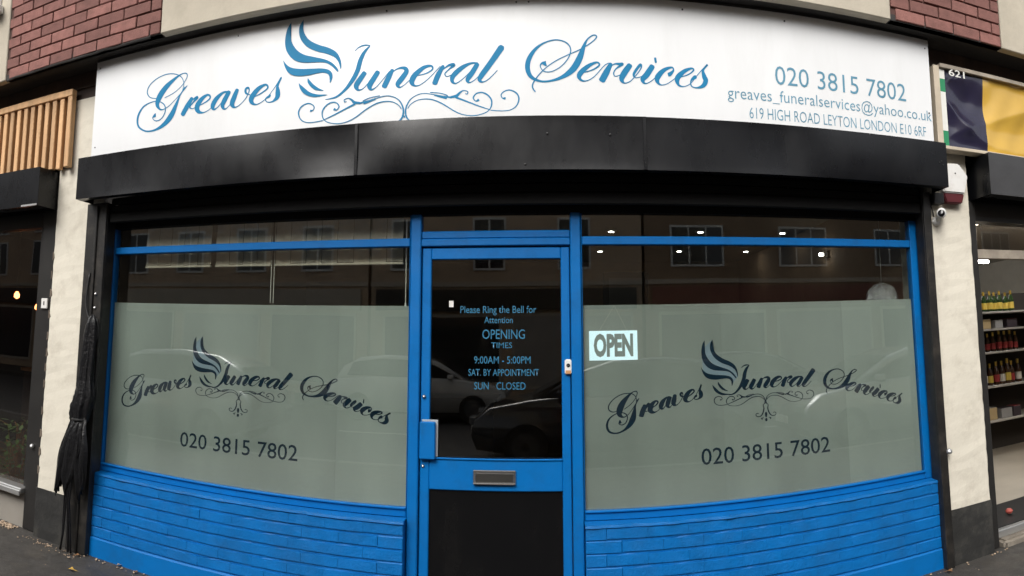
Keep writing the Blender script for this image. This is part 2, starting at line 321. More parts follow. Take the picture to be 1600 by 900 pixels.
# ------------------------------------------------------------------ logo artwork (millimetres: across, up, pen width)
WORD_STROKES = [[(-1459,162,4.0),(-1452,217,4.0),(-1485,269,5.1),(-1567,299,5.2),(-1654,290,5.3),(-1724,251,6.4),(-1745,202,6.4),(-1717,159,5.3),(-1649,140,4.2)],
 [(-1600,137,4.1),(-1526,160,4.1),(-1465,200,4.0),(-1429,250,5.0),(-1436,277,6.0),(-1475,279,6.1),(-1532,252,18.4),(-1594,208,33.1),(-1638,155,37.4),(-1655,106,27.1),(-1639,70,12.4),(-1611,57,6.2),(-1563,73,4.1),(-1512,111,4.0),(-1462,154,6.0),(-1423,193,5.0)],
 [(-1438,187,8.0),(-1477,133,8.0),(-1506,68,22.2),(-1539,4,34.4),(-1588,-45,26.5),(-1657,-75,12.4),(-1735,-75,8.4),(-1800,-33,10.7),(-1811,36,12.9),(-1775,97,10.7),(-1715,122,6.3),(-1648,121,5.2),(-1597,87,6.2),(-1588,39,6.1),(-1618,-6,6.2),(-1661,-13,5.2),(-1687,10,5.2),(-1669,25,20.8),(-1662,27,20.8)],
 [(-1378,105,19.7),(-1414,54,29.7),(-1452,-8,27.9)],
 [(-1429,43,4.0),(-1385,82,4.9),(-1355,98,11.8),(-1343,96,17.6),(-1374,67,7.9),(-1395,41,7.9),(-1371,28,3.9),(-1337,43,3.9)],
 [(-1326,40,3.9),(-1267,62,7.7),(-1243,85,9.6),(-1264,104,11.6),(-1308,82,25.3),(-1339,39,31.2),(-1329,4,21.4),(-1293,-10,7.7),(-1249,3,3.8),(-1211,34,3.8)],
 [(-1112,101,9.4),(-1151,101,13.2),(-1198,68,26.6),(-1222,26,26.7),(-1211,0,11.4),(-1180,16,4.7),(-1142,60,4.7),(-1112,99,5.6)],
 [(-1105,107,24.4),(-1138,50,28.2),(-1151,17,22.6),(-1135,-8,9.4),(-1107,6,3.7),(-1071,50,3.7)],
 [(-1048,112,18.6),(-1067,67,27.9),(-1082,20,27.9),(-1063,-6,9.2),(-1026,7,3.7),(-985,47,4.6),(-967,88,5.5),(-974,108,11.0),(-991,100,12.8),(-987,75,11.0),(-958,60,3.6)],
 [(-938,40,3.6),(-879,63,7.2),(-840,90,8.9),(-856,112,10.8),(-904,92,23.5),(-945,46,29.1),(-947,14,21.8),(-918,-7,7.2),(-877,5,3.6),(-837,32,3.6)],
 [(-841,28,3.6),(-790,90,4.4),(-751,145,8.8),(-774,96,12.4),(-772,58,24.7),(-774,24,24.7),(-804,-1,8.9),(-840,0,5.3),(-852,21,7.1),(-828,35,14.2),(-824,47,8.9)],
 [(-286,251,2.4),(-263,270,5.5),(-228,279,7.8),(-193,274,3.1)],
 [(-195,272,4.7),(-227,239,15.7),(-251,191,21.9),(-267,130,23.5),(-295,75,21.9),(-340,19,14.1),(-396,-20,9.5),(-462,-28,3.2)],
 [(-220,116,23.3),(-250,74,26.5),(-272,38,26.5),(-260,10,10.9),(-229,17,3.9),(-192,57,3.1),(-158,100,3.1)],
 [(-141,114,23.1),(-173,63,26.2),(-192,30,26.3),(-181,5,10.8),(-152,18,3.8),(-115,58,3.1),(-74,108,3.1)],
 [(-56,118,16.8),(-81,67,26.0),(-108,9,26.0)],
 [(-107,45,3.2),(-70,89,3.8),(-27,118,7.6),(11,119,16.5),(24,97,22.7),(-4,55,26.5),(-25,25,22.8),(-12,5,7.6),(22,25,3.1),(62,63,3.1)],
 [(74,67,3.1),(136,77,6.3),(175,100,7.5),(166,121,10.0),(123,113,18.8),(74,72,26.4),(57,35,25.1),(72,10,10.0),(106,13,3.7),(155,48,3.1),(221,117,3.1)],
 [(239,120,14.9),(209,66,24.9),(186,8,24.8)],
 [(197,48,3.1),(234,93,4.3),(270,118,11.2),(297,118,17.3),(270,94,6.2),(247,70,6.2),(258,52,3.7),(289,62,3.1)],
 [(434,122,7.4),(391,122,11.1),(340,97,22.2),(295,55,23.5),(289,23,16.0),(310,9,6.2),(350,34,3.7),(398,81,3.7),(435,120,4.9)],
 [(434,122,20.9),(401,66,24.6),(377,29,20.9),(386,10,7.4),(416,24,3.1),(449,57,3.1)],
 [(573,219,30.7),(509,124,27.0),(452,45,24.5),(445,20,15.9),(464,11,6.1),(497,28,4.3),(545,77,3.7)],
 [(756,-54,5.6),(739,-21,6.3),(758,22,5.6),(807,79,4.2),(870,126,4.3),(940,162,4.3),(1010,195,5.0),(1073,237,5.0),(1102,269,5.7),(1084,279,5.7),(1049,253,7.2),(1027,207,17.1),(1005,145,28.5),(970,83,29.8),(914,37,18.4),(848,12,9.9),(786,8,9.9),(734,33,17.0),(713,80,22.7),(721,138,21.3),(759,197,14.2),(815,235,7.1),(878,249,5.7),(933,231,5.7),(955,191,5.7),(939,140,5.0),(897,92,4.3),(845,64,4.2),(803,66,4.2),(784,94,5.0),(793,112,9.9),(813,111,24.1),(816,111,22.7)],
 [(1022,59,3.5),(1078,77,6.4),(1114,104,8.5),(1099,120,8.6),(1050,96,18.5),(1004,50,24.1),(1007,20,12.7),(1038,11,5.0),(1084,36,3.5),(1141,100,3.6),(1173,119,3.6)],
 [(1183,118,14.3),(1156,67,28.5),(1124,7,29.8)],
 [(1158,78,3.6),(1197,111,5.7),(1229,113,12.9),(1245,112,12.9),(1211,87,6.4),(1195,61,5.7),(1204,41,4.3),(1238,52,3.6)],
 [(1292,114,24.4),(1256,63,28.6),(1239,26,22.8),(1254,3,7.1),(1286,13,4.3),(1322,51,4.3),(1350,92,5.8),(1349,114,11.5),(1329,91,13.0),(1308,54,11.5),(1319,36,4.3),(1350,43,3.6),(1379,64,2.9)],
 [(1420,114,24.6),(1383,57,27.4),(1359,27,23.0),(1371,4,7.2),(1407,19,3.6),(1458,68,2.9)],
 [(1428,142,26.1),(1441,144,26.2)],
 [(1504,61,18.9),(1516,66,18.9),(1537,89,8.8),(1527,106,8.8),(1483,88,18.9),(1447,49,26.1),(1442,20,18.8),(1463,-1,5.8),(1506,12,3.6),(1565,59,2.9)],
 [(1572,50,3.7),(1624,70,5.9),(1655,97,7.4),(1643,108,8.9),(1599,87,19.1),(1559,44,24.8),(1564,5,11.7),(1596,-3,4.4),(1637,19,2.9),(1682,78,3.0)],
 [(1652,39,2.9),(1697,94,4.5),(1740,138,9.0),(1712,102,10.4),(1717,65,22.3),(1725,40,23.7),(1709,9,19.2),(1672,-6,7.4),(1640,2,5.9),(1638,34,7.4),(1660,55,17.7),(1671,61,13.3)]]
FLOURISH_STROKES = [[(590,-88,13.3),(572,-86,4.8),(565,-66,4.9),(584,-47,5.5),(614,-41,6.1),(649,-58,6.7),(664,-91,6.7),(651,-131,5.4),(619,-154,4.2),(572,-160,3.0),(506,-155,2.4)],
 [(506,-153,2.4),(471,-140,4.9),(429,-124,6.1),(363,-95,7.3),(308,-72,9.8)],
 [(441,-91,13.4),(423,-99,5.5),(409,-80,6.1),(424,-57,6.1),(454,-50,6.1),(488,-65,6.7),(511,-97,6.7),(509,-134,5.5),(489,-161,3.6),(453,-176,3.0),(405,-183,3.0),(351,-174,3.7),(303,-152,4.9),(242,-111,5.5),(187,-83,5.6),(138,-73,5.0),(89,-78,3.7),(52,-100,3.1),(35,-124,2.5)],
 [(290,-73,9.8),(241,-63,4.9),(186,-50,3.7),(131,-40,3.1),(88,-47,3.7),(51,-70,5.0),(30,-105,6.9),(23,-139,7.5),(30,-174,7.5),(51,-206,6.2),(42,-256,8.7),(56,-337,9.9),(87,-394,8.6),(130,-399,7.3),(148,-366,6.1),(129,-340,6.1),(111,-352,6.1)],
 [(278,-70,8.6),(314,-64,13.5),(331,-48,9.8),(353,-35,4.9),(377,-42,4.3),(374,-56,4.9),(363,-53,3.7)],
 [(266,-61,4.9),(223,-44,3.7),(162,-36,1.9)],
 [(260,-76,8.6),(229,-68,6.2),(186,-55,1.9)],
 [(22,-329,5.0),(23,-372,12.4),(21,-422,4.9)],
 [(51,-423,4.9),(76,-440,9.8),(65,-461,3.7)],
 [(22,-437,4.9),(22,-465,13.5),(23,-496,3.7)],
 [(13,-170,10.0),(21,-170,10.0)]]
BIRD_FEATHERS = [[(-616,490),(-640,457),(-644,409),(-628,361),(-589,315),(-530,279),(-465,255),(-416,229),(-387,194),(-373,149),(-368,164),(-374,208),(-400,255),(-449,289),(-515,317),(-574,354),(-604,394),(-618,437)],
 [(-697,486),(-720,453),(-733,398),(-732,340),(-713,289),(-669,242),(-610,218),(-528,209),(-471,200),(-430,175),(-390,135),(-389,151),(-422,190),(-471,220),(-545,245),(-612,270),(-659,309),(-691,363),(-700,425)],
 [(-743,252),(-731,210),(-704,166),(-657,141),(-591,134),(-534,138),(-485,140),(-452,128),(-440,106),(-436,70),(-421,100),(-425,131),(-449,154),(-494,167),(-559,173),(-625,180),(-684,195),(-719,220)],
 [(-578,118),(-577,90),(-555,59),(-522,36),(-473,28),(-506,46),(-544,78)],
 [(-635,93),(-625,56),(-595,20),(-545,-3),(-496,-6),(-448,0),(-513,9),(-562,28),(-605,65)]]

# ================================================================== the setting
struct('ground', MB().grid(lambda u, v: ((u - .5) * 800, (v - .5) * 800, -.16), 2, 2), road_m)
# near pavement, sheet with a slight unevenness
def pave(u, v):
    x = -14 + 28 * u; y = -4.6 + 5.2 * v
    return (x, y, .004 * math.sin(x * 2.1 + y) * math.sin(y * 3.3) - .004)
struct('pavement', MB().grid(pave, 120, 30), asphalt)
mb = MB()
for i in range(30): mb.box(-14 + i * .94, -14 + i * .94 + .93, -4.75, -4.6, -.3, -.002, bev=.015)
struct('kerb', mb, kerb_m)
struct('road', MB().grid(lambda u, v: (-60 + 120 * u, -12.6 + 7.85 * v, -.125), 4, 2), road_m)
mb = MB()
for i in range(20): mb.box(-40 + i * 4, -38.2 + i * 4, -8.72, -8.62, -.124, -.120)
struct('road_marking', mb, paint_white)
struct('far_pavement', B(-60, 60, -16, -12.6, -.3, -.01), asphalt)

# ------------------------------------------------------------------ upper storey with two brick panels
up = thing('upper_storey', 'beige and red brick upper storey wall overhanging the shop signs', 'wall', (0, -.35, 3.5))
ZS = 3.508
obj('soffit', B(-9, 9, -.34, .25, ZS, ZS + .04), soffit_m, up)
obj('core_wall', B(-9, 9, -.285, .3, ZS + .041, 9.2), beige, up)
obj('lintel_wall', B(-6.3, -3.433, .062, .25, 2.461, 3.299), soffit_m, up)
obj('lintel_wall', B(-3.094, 2.467, .062, .25, 2.461, 3.299), soffit_m, up)
obj('lintel_wall', B(2.819, 5.6, .081, .25, 2.441, 3.299), soffit_m, up)
def pier(x0, x1): obj('concrete_panel', B(x0, x1, -.35, -.286, ZS - .004, 6.4, bev=.006), beige, up)
pier(-4.62, -3.872); pier(-2.372, 2.106); pier(3.026, 4.3)
BR = []
for k in range(4):
    rng = random.Random(k); t = bmesh.new(); bmesh.ops.create_cube(t, size=1)
    for v in t.verts: v.co = Vector((v.co.x * .219, v.co.y * .05, v.co.z * .0755))
    bmesh.ops.bevel(t, geom=t.edges[:], offset=.0035, segments=1, affect='EDGES')
    for v in t.verts: v.co += Vector((rng.uniform(-1, 1), rng.uniform(-1, 1), rng.uniform(-1, 1))) * .0016
    me = bpy.data.meshes.new('brick'); t.to_mesh(me); t.free(); me.materials.append(brick_m); BR.append(me)
def cut_brick(w, h, m, dep=.05):
    me = B(-w / 2, w / 2, -dep / 2, dep / 2, -h / 2, h / 2, bev=.0035).mesh('brick'); me.materials.append(m); return me
def brick_panel(x0, x1, z0, rows, parent):
    p = obj('brick_panel', B(x0 + .002, x1 - .002, -.334, -.286, z0, 6.4), mortar_m, parent)
    for r in range(rows):
        z = z0 + .042 + r * .085; x = x0 + .006 - (.1145 if r % 2 else 0) + .03
        while x < x1 - .02:
            a, b = max(x, x0 + .004), min(x + .219, x1 - .004)
            if b - a > .03:
                me = random.choice(BR) if b - a > .216 else cut_brick(b - a, .0755, brick_m)
                o = bpy.data.objects.new('brick', me); col.objects.link(o); o.parent = p
                o.location = ((a + b) / 2, -.3235 + random.uniform(-.0015, .0015), z + random.uniform(-.001, .001)); o.rotation_euler = (0, random.uniform(-.004, .004), random.uniform(-.006, .006))
            x += .229
    return p
brick_panel(-3.868, -2.376, ZS, 12, up)
brick_panel(2.11, 3.022, ZS, 9, up)
# the bottom edge of the brickwork is ragged with a mortar fillet
mb = MB()
mb.tube([(-3.86 + i * .1, -.337 + random.uniform(-.004, .004), ZS - .004 + random.uniform(-.004, .003)) for i in range(15)], .009, 6)
obj('mortar_fillet', mb, soffit_m, up)
uw = thing('upper_window', 'white framed window above the left shop at the top corner', 'window', (-4.9, -.36, 4.1))
obj('sill', B(-5.6, -3.955, -.46, -.352, 4.09, 4.16, bev=.008), white_plastic, uw)
obj('frame', B(-5.55, -3.99, -.372, -.352, 4.161, 4.24), white_plastic, uw)
obj('pane', B(-5.5, -4.05, -.362, -.352, 4.241, 5.3), far_glass, uw)
# brown beam under the soffit
bm_ = thing('timber_beam', 'weathered dark brown timber beam running under the soffit above the signs', 'beam', (0, -.1, 3.38))
obj('board', B(-9, 9, -.1, .12, 3.385, ZS - .003), brown_beam, bm_)
obj('lower_board', B(-9, 9, -.085, .12, 3.30, 3.384), brown_beam, bm_)

# ------------------------------------------------------------------ plastered pilasters
def pilaster(x0, x1, label, seed):
    rng = random.Random(seed)
    t = thing('pilaster', label, 'pilaster', ((x0 + x1) / 2, -.1, 0), 'cream pilasters beside the blue shopfront')
    def prof(z0, z1, grow, m, name, nz, rough):
        mb = MB(); rings = []
        for j in range(nz + 1):
            z = z0 + (z1 - z0) * j / nz; q = lambda a: rng.uniform(-a, a)
            ch = rough
            rings.append([mb.bm.verts.new(p) for p in ((x0 - grow + q(ch), .3, z), (x0 - grow + q(ch), -.1 - grow + .008, z), (x0 - grow + .009 + q(ch), -.1 - grow + q(ch * .4), z),
                          ((x0 + x1) / 2, -.1 - grow + q(ch * .5), z), (x1 + grow - .009 + q(ch), -.1 - grow + q(ch * .4), z), (x1 + grow + q(ch), -.1 - grow + .008, z), (x1 + grow + q(ch), .3, z))])
        for a, b in zip(rings, rings[1:]):
            for k in range(6): mb.bm.faces.new((a[k], a[k + 1], b[k + 1], b[k]))
        mb.bm.faces.new(rings[-1]); mb.bm.faces.new(rings[0])
        return obj(name, mb, m, t)
    prof(.345, 3.298, 0, cream, 'shaft', 60, .0035)
    prof(-.03, .345 + .004, .006, plinth_black, 'plinth', 8, .004)
    return t
pl = pilaster(-3.432, -3.095, 'cream painted pilaster with chipped edge left of the blue shopfront', 3)
pr = pilaster(2.468, 2.818, 'cream painted pilaster under the alarm box right of the blue shopfront', 5)
# chips and scuffs with a shape of their own on the left arris
chip_m = mat('bare_grey_cement', (.16, .13, .10), .95, var=.3, vscale=40)
for i in range(12):
    z = .5 + 1.75 * (i / 12) + random.uniform(-.05, .05); x = -3.4345 + random.uniform(0, .004)
    pts = [(x - .002 + abs(random.uniform(.0, .012)) * (1 if k in (1, 2) else 0), z + (k - 1.5) * random.uniform(.012, .03)) for k in range(4)]
    obj('chip', MB().prism([(x - .003, z - .03), (x + random.uniform(.004, .02), z - .015), (x + random.uniform(.003, .015), z + .02), (x - .003, z + .035)], -.1055, -.0985), chip_m, pl)

# ================================================================== the main shop sign
LOGO_CX, LOGO_CZ = -.80, 2.98
sg = thing('shop_sign', 'long white fascia sign with blue script lettering and a blue bird emblem', 'sign', (-.27, -.2, 2.70))
SX0, SX1, SY = -3.012, 2.466, -.22
sign_wave = lambda x, z: .0022 * math.sin(x * 3.1 + 1) * math.sin(z * 5) + .0012 * math.sin(x * 7.3)
def sign_panel(x0, x1):
    def f(u, v):
        x = x0 + (x1 - x0) * u; z = 2.70 + .79 * v
        return (x, SY + sign_wave(x, z), z)
    mb = MB().grid(f, 40, 10)
    p = obj('panel', mb, sign_white, sg, smooth=True)
    obj('panel_core', B(x0 + .0015, x1 - .0015, SY + .005, SY + .016, 2.7005, 3.4895), sign_white, p)
    return p
sign_panel(SX0, -.1145); sign_panel(-.1145, SX1)
obj('backing_frame', B(SX0 + .03, SX1 - .03, -.19, -.104, 2.72, 3.47), pine_back, sg)
obj('edge_trim', B(SX0 - .002, SX1 + .002, SY - .002, -.2, 3.4935, 3.503), soffit_m, sg)
TY = SY - .0014
tf_sign = lambda u, v: (LOGO_CX + u, LOGO_CZ + v)
lettering(sg, TY, tf_sign, sign_blue, surf=sign_wave, wmul=1.22, wmin=.0045)
mir = [[(34 - a, b, w) for a, b, w in s_] for s_ in FLOURISH_STROKES[:-1]]
ALLF = FLOURISH_STROKES + mir
obj('flourish', strokes_mesh(ALLF, TY + .0004, tf_sign, surf=sign_wave, wmul=1.25, wmin=.005), sign_blue, sg)
obj('bird_emblem', feathers_mesh(BIRD_FEATHERS, TY - .0015, tf_sign), sign_blue, sg)
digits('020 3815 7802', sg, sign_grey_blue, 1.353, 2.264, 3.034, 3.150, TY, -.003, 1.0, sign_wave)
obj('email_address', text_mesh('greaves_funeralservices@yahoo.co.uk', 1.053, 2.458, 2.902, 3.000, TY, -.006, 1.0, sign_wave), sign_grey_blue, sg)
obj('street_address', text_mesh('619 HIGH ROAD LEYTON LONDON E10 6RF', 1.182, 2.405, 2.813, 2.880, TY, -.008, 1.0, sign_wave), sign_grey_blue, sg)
screw = MB().lathe([(.0, -.003), (.004, -.002), (.0055, 0), (.0055, .004)], 10, ax='y').mesh('screw'); screw.materials.append(rubber)
for x, z in ((-1.86, 3.44), (-.90, 3.455), (-.15, 3.455), (-.08, 3.455), (.80, 3.44), (1.43, 3.44), (2.44, 3.43), (2.44, 2.98), (-2.98, 3.44), (-2.98, 2.85)):
    o = bpy.data.objects.new('screw', screw); col.objects.link(o); o.parent = sg; o.matrix_parent_inverse = sg.matrix_basis.inverted(); o.location = (x, SY - .003, z)

# ================================================================== roller shutter
rs = thing('roller_shutter', 'dented black roller shutter box and side rails below the white sign', 'shutter', (-.28, -.15, 2.46))
BX0, BX1, BY, BZ0, BZ1 = -3.062, 2.502, -.30, 2.462, 2.760
DENTS = [(-1.15, 2.62, .012, .18), (-.75, 2.58, -.010, .2), (-2.6, 2.6, .006, .2), (1.9, 2.58, -.012, .3), (1.35, 2.62, .008, .25), (.3, 2.6, .005, .3), (-1.75, 2.6, -.006, .2)]
def box_panel(x0, x1, lift):
    def f(u, v):
        x = x0 + (x1 - x0) * u; z = BZ0 + (BZ1 - BZ0) * v
        y = BY - lift
        for dx, dz, a, s in DENTS: y += a * math.exp(-((x - dx) ** 2 + ((z - dz) * 1.3) ** 2) / (2 * s * s)) * math.sin(math.pi * v) ** .5 if 0 < v < 1 else 0
        return (x, y, z)
    p = obj('front_panel', MB().grid(f, 48, 12), black_metal, rs, smooth=True)
    obj('folded_edge', B(x0, x1, BY - lift + .0005, BY + .012, BZ0 - .0005, BZ0 + .0005), black_metal, p)
    return p
box_panel(BX0, -1.03, 0); box_panel(-1.05, .56, .003); box_panel(.54, BX1, 0)
for xs_ in (-1.04, .55): obj('joint_strip', B(xs_ - .009, xs_ + .009, BY - .0075, BY - .0045, BZ0, BZ1 - .001, bev=.001), black_metal, rs)
for x0, x1 in ((BX0, BX0 + .004), (BX1 - .004, BX1)): obj('end_plate', B(x0, x1, -.296, -.104, BZ0, BZ1 - .02), black_metal, rs)
obj('underside_lip', B(BX0 + .005, BX1 - .005, -.297, -.235, BZ0 + .001, BZ0 + .006), black_metal, rs)
obj('rear_lip', B(BX0 + .16, BX1 - .05, -.06, .0, BZ0 + .001, BZ0 + .006), black_metal, rs)
obj('top_cover', B(BX0 + .005, BX1 - .005, -.294, -.236, BZ1 - .012, BZ1 - .006), black_metal, rs)
obj('curtain', MB().tube([(BX0 + .2, -.165, 2.61), (BX1 - .1, -.165, 2.61)], .09, 20), black_rail, rs)
obj('bottom_bar', B(-2.89, 2.395, -.112, -.082, 2.315, 2.385, bev=.006), black_matt, rs)
for k in range(2): obj('lath', B(-2.89, 2.395, -.106, -.09, 2.388 + k * .055, 2.438 + k * .055, bev=.007, seg=2), black_matt, rs)
for x0, x1 in ((-3.088, -2.905), (2.402, 2.462)):
    g = obj('guide_rail', B(x0, x1, -.135, -.118, 0, 2.46, bev=.003), black_rail, rs)
    obj('rail_side', B(x0, x0 + .022, -.117, -.02, 0, 2.46, bev=.003), black_rail, g)
    obj('rail_side', B(x1 - .022, x1, -.117, -.02, 0, 2.46, bev=.003), black_rail, g)
    if x0 < 0: obj('rail_rib', B(x0 + .095, x0 + .112, -.15, -.1355, 0, 2.44, bev=.004), black_rail, g)
for z in (1.70, 1.80):
    obj('bolt', MB().lathe([(0, -.012), (.010, -.010), (.013, -.003), (.013, 0)], 12, (-2.955, -.136, z), 'y'), chrome, rs, smooth=True)
for x, z in ((2.44, 2.62), (2.465, 2.605), (2.455, 2.63), (-1.04, 2.5), (.55, 2.5), (.55, 2.56), (.36, 2.655), (.02, 2.66), (-.1, 2.49)):
    obj('rivet', MB().lathe([(0, -.003), (.005, -.002), (.006, 0)], 8, (x, BY - .005, z), 'y'), rubber, rs)

# ================================================================== blue painted brick risers
BBR = []
for k in range(6):
    rng = random.Random(40 + k); t = bmesh.new(); bmesh.ops.create_cube(t, size=1)
    for v in t.verts: v.co = Vector((v.co.x * .2243, v.co.y * .05, v.co.z * .0645))
    bmesh.ops.subdivide_edges(t, edges=[e for e in t.edges if abs(e.verts[0].co.x - e.verts[1].co.x) > .1], cuts=3)
    bmesh.ops.bevel(t, geom=[e for e in t.edges if abs(e.verts[0].co.x - e.verts[1].co.x) > .01], offset=.0065, segments=2, affect='EDGES')
    for v in t.verts: v.co += Vector((rng.uniform(-1, 1) * .0006, rng.uniform(-1, 1) * .0012, rng.uniform(-1, 1) * .0009))
    me = bpy.data.meshes.new('brick'); t.to_mesh(me); t.free(); me.materials.append(blue_brick); BBR.append(me)
def riser(x0, x1, label):
    t = thing('brick_riser', label, 'brick wall', ((x0 + x1) / 2, -.04, 0), 'blue brick walls under the shop windows')
    obj('core', B(x0 + .004, x1 - .004, -.0722, .10, -.03, .548), blue_brick, t)
    obj('plinth', B(x0, x1, -.088, .0, -.03, .124, bev=.008), blue, t)
    # top ledge, sagging mortar edge
    def f(u, v):
        x = x0 + (x1 - x0) * u; a = v * 3
        w = .0035 * math.sin(x * 17) + .003 * math.sin(x * 41 + 1)
        prof = [(-.0715, .530), (-.086 + w, .541), (-.083 + w, .555 + w * .3), (.0, .5585)]
        return (x, *prof[round(a)])
    obj('ledge', MB().grid(f, 90, 3), blue_brick, t)
    for r in range(6):
        z = .124 + .036 + r * .0695; x = x0 + .004 - (.1135 if r % 2 else .03)
        while x < x1 - .02:
            a, b = max(x, x0 + .003), min(x + .2243, x1 - .003)
            if b - a > .03:
                me = random.choice(BBR) if b - a > .222 else cut_brick(b - a, .0645, blue_brick)
                o = bpy.data.objects.new('brick', me); col.objects.link(o); o.parent = t; o.matrix_parent_inverse = t.matrix_basis.inverted()
                o.location = ((a + b) / 2, -.0555 + random.uniform(-.0009, .0009), z + random.uniform(-.0006, .0006)); o.rotation_euler = (random.uniform(-.006, .006), random.uniform(-.002, .002), random.uniform(-.003, .003))
            x += .2255
    return t
riser(-2.93, -.7795, 'blue painted brick riser under the window left of the door')
riser(.2095, 2.43, 'blue painted brick riser under the window with the lit OPEN sign')

# ================================================================== windows
def bead(x0, x1, z0, z1, parent, y=-.004):
    w = .012
    mb = MB(); mb.box(x0, x1, y, y + .02, z0, z0 + w); mb.box(x0, x1, y, y + .02, z1 - w, z1)
    mb.box(x0, x0 + w, y, y + .02, z0 + w, z1 - w); mb.box(x1 - w, x1, y, y + .02, z0 + w, z1 - w)
    return obj('glazing_bead', mb, blue, parent)
def arc_tf(xc, z0, s, k):
    def tf(u, v):
        x = s * u; sl = -2 * k * x; n = math.hypot(1, sl); h = s * v
        return (xc + x - h * sl / n * .75, z0 - k * x * x + h / n)
    return tf
def window(x0, x1, jl, jr, xc, bx, label):
    t = thing('shop_window', label, 'window', ((x0 + x1) / 2, 0, .56), 'blue framed shop windows')
    fr = obj('frame', B(x0 + jl, x1 - jr, .0, .06, .559, .602, bev=.004), blue, t)
    obj('bottom_bead', B(x0 + jl, x1 - jr, -.012, .018, .6025, .615, bev=.003), blue, fr)
    obj('jamb', B(x0, x0 + jl, -.002, .06, .559, 2.29, bev=.004), blue, t)
    obj('jamb', B(x1 - jr, x1, -.002, .06, .559, 2.29, bev=.004), blue, t)
    obj('transom', B(x0 + jl, x1 - jr, -.001, .06, 2.10, 2.150, bev=.005), blue, t)
    a, b = x0 + jl, x1 - jr
    obj('pane', B(a, b, .02, .026, .606, 2.10), glass_clear, t, label='large lower pane of clear glass')
    obj('top_pane', B(a, b, .02, .026, 2.15, 2.30), glass_clear, t)
    cuts = [a + .004, -1.22, b - .004] if x0 < 0 else [a + .004, 1.03, 1.83, b - .004]
    for c0, c1 in zip(cuts, cuts[1:]): obj('frosted_film', B(c0, c1 - .0006, .030, .031, .606, 1.752), film, t)
    tf = arc_tf(xc, 1.238, .527, .21)
    lettering(t, .0296, tf, win_navy, wmul=1.85, wmin=.0072)
    tb = lambda u, v: (xc - .46 * .531 + .6 * (u + .46) + .01, 1.216 + .66 * v)
    obj('bird_emblem', feathers_mesh(BIRD_FEATHERS, .0291, tb), win_navy, t)
    # the pale stripes between the dark feathers
    gaps = [[BIRD_FEATHERS[0][i] for i in range(0, 10)] + [BIRD_FEATHERS[1][i] for i in range(10, 19)],
            [BIRD_FEATHERS[1][i] for i in range(3, 11)] + [BIRD_FEATHERS[2][i] for i in range(10, 18)]]
    mb = MB()
    for g in gaps: mb.bm.faces.new([mb.bm.verts.new((tb(p[0] / 1000, p[1] / 1000)[0], .0295, tb(p[0] / 1000, p[1] / 1000)[1])) for p in g])
    bmesh.ops.triangulate(mb.bm, faces=mb.bm.faces[:])
    obj('emblem_stripe', mb, win_pale, t)
    fx = lambda u, v: (bx + .49 * (u - .017), 1.150 + (.44 * (v + .17) if v > -.17 else .33 * (v + .17)))
    obj('flourish', strokes_mesh(ALLF, .0297, fx, wmul=1.6, wmin=.0075), win_navy, t)
    return t
wl = window(-2.975, -.782, .065, .004, -1.828, -1.872, 'frosted shop window with dark script left of the blue door')
digits('020 3815 7802', wl, win_navy, -2.290, -1.460, .811, .906, .0294, .004)
wr = window(.212, 2.428, .004, .066, 1.306, 1.292, 'frosted shop window with dark script right of the blue door')
digits('020 3815 7802', wr, win_navy, .888, 1.700, .821, .915, .0294, .004)
hb = obj('head_board', B(-2.975, 2.43, -.01, .06, 2.286, 2.46), black_matt)
tag(hb, 'black board above the shop windows behind the shutter box', 'board')

# ================================================================== door
df = thing('door_frame', 'blue door frame and transom light between the two frosted windows', 'door frame', (-.285, 0, 0))
obj('post', B(-.778, -.716, -.014, .07, 0, 2.29, bev=.006), blue, df)
obj('post', B(.148, .208, -.014, .07, 0, 2.29, bev=.006), blue, df)
obj('head', B(-.716, .148, -.01, .07, 2.098, 2.142, bev=.005), blue, df)
obj('head_upper_rail', B(-.716, .148, -.002, .06, 2.1425, 2.188, bev=.006), blue, df)
obj('fanlight_pane', B(-.716, .148, .02, .026, 2.188, 2.30), glass_clear, df)
dr = thing('shop_door', 'blue half glazed door with steel letter plate and printed opening times', 'door', (-.285, .01, .02))
obj('stile', B(-.710, -.656, .006, .05, .02, 2.09, bev=.005), blue, dr)
obj('stile', B(.093, .143, .006, .05, .02, 2.09, bev=.005), blue, dr)
obj('top_rail', B(-.656, .093, .0065, .05, 2.022, 2.09, bev=.005), blue, dr)
mrail = obj('middle_rail', B(-.656, .093, .0065, .05, .718, .886, bev=.005), blue, dr)
obj('bottom_rail', B(-.656, .093, .0065, .05, .02, .16, bev=.005), blue, dr)
obj('glazing_bead', B(-.656, .093, -.001, .012, .8865, .896, bev=.002), blue, dr)
obj('pane', B(-.656, .093, .024, .030, .886, 2.022), glass_door, dr)
kick = mat('black_gloss_panel', (.004, .004, .0045), .16, spec=.2, bump=.05, bscale=4, bdist=.03, dirt=(.014, .013, .012), dscale=5, damt=.35, stretch=(1, 1, .4))
obj('kick_panel', B(-.656, .093, .022, .03, .16, .718), kick, dr)
lp = obj('letter_plate', B(-.407, -.166, -.004, .0064, .758, .834, bev=.004), chrome, dr, label='brushed steel letter plate')
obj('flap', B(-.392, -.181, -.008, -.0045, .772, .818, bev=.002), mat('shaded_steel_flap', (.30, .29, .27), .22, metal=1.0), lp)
obj('lip', B(-.405, -.168, -.016, -.0045, .758, .766, bev=.002), chrome, lp)
hp = obj('lock_cover', B(-.708, -.618, -.03, .0055, .886, 1.094, bev=.006), blue, dr)
obj('backing_plate', B(-.70, -.606, -.002, .0056, .90, 1.104, bev=.002), mat('pale_grey_tape', (.35, .38, .4), .5), dr)  # pale grey plate behind the lock cover, showing along its top and right
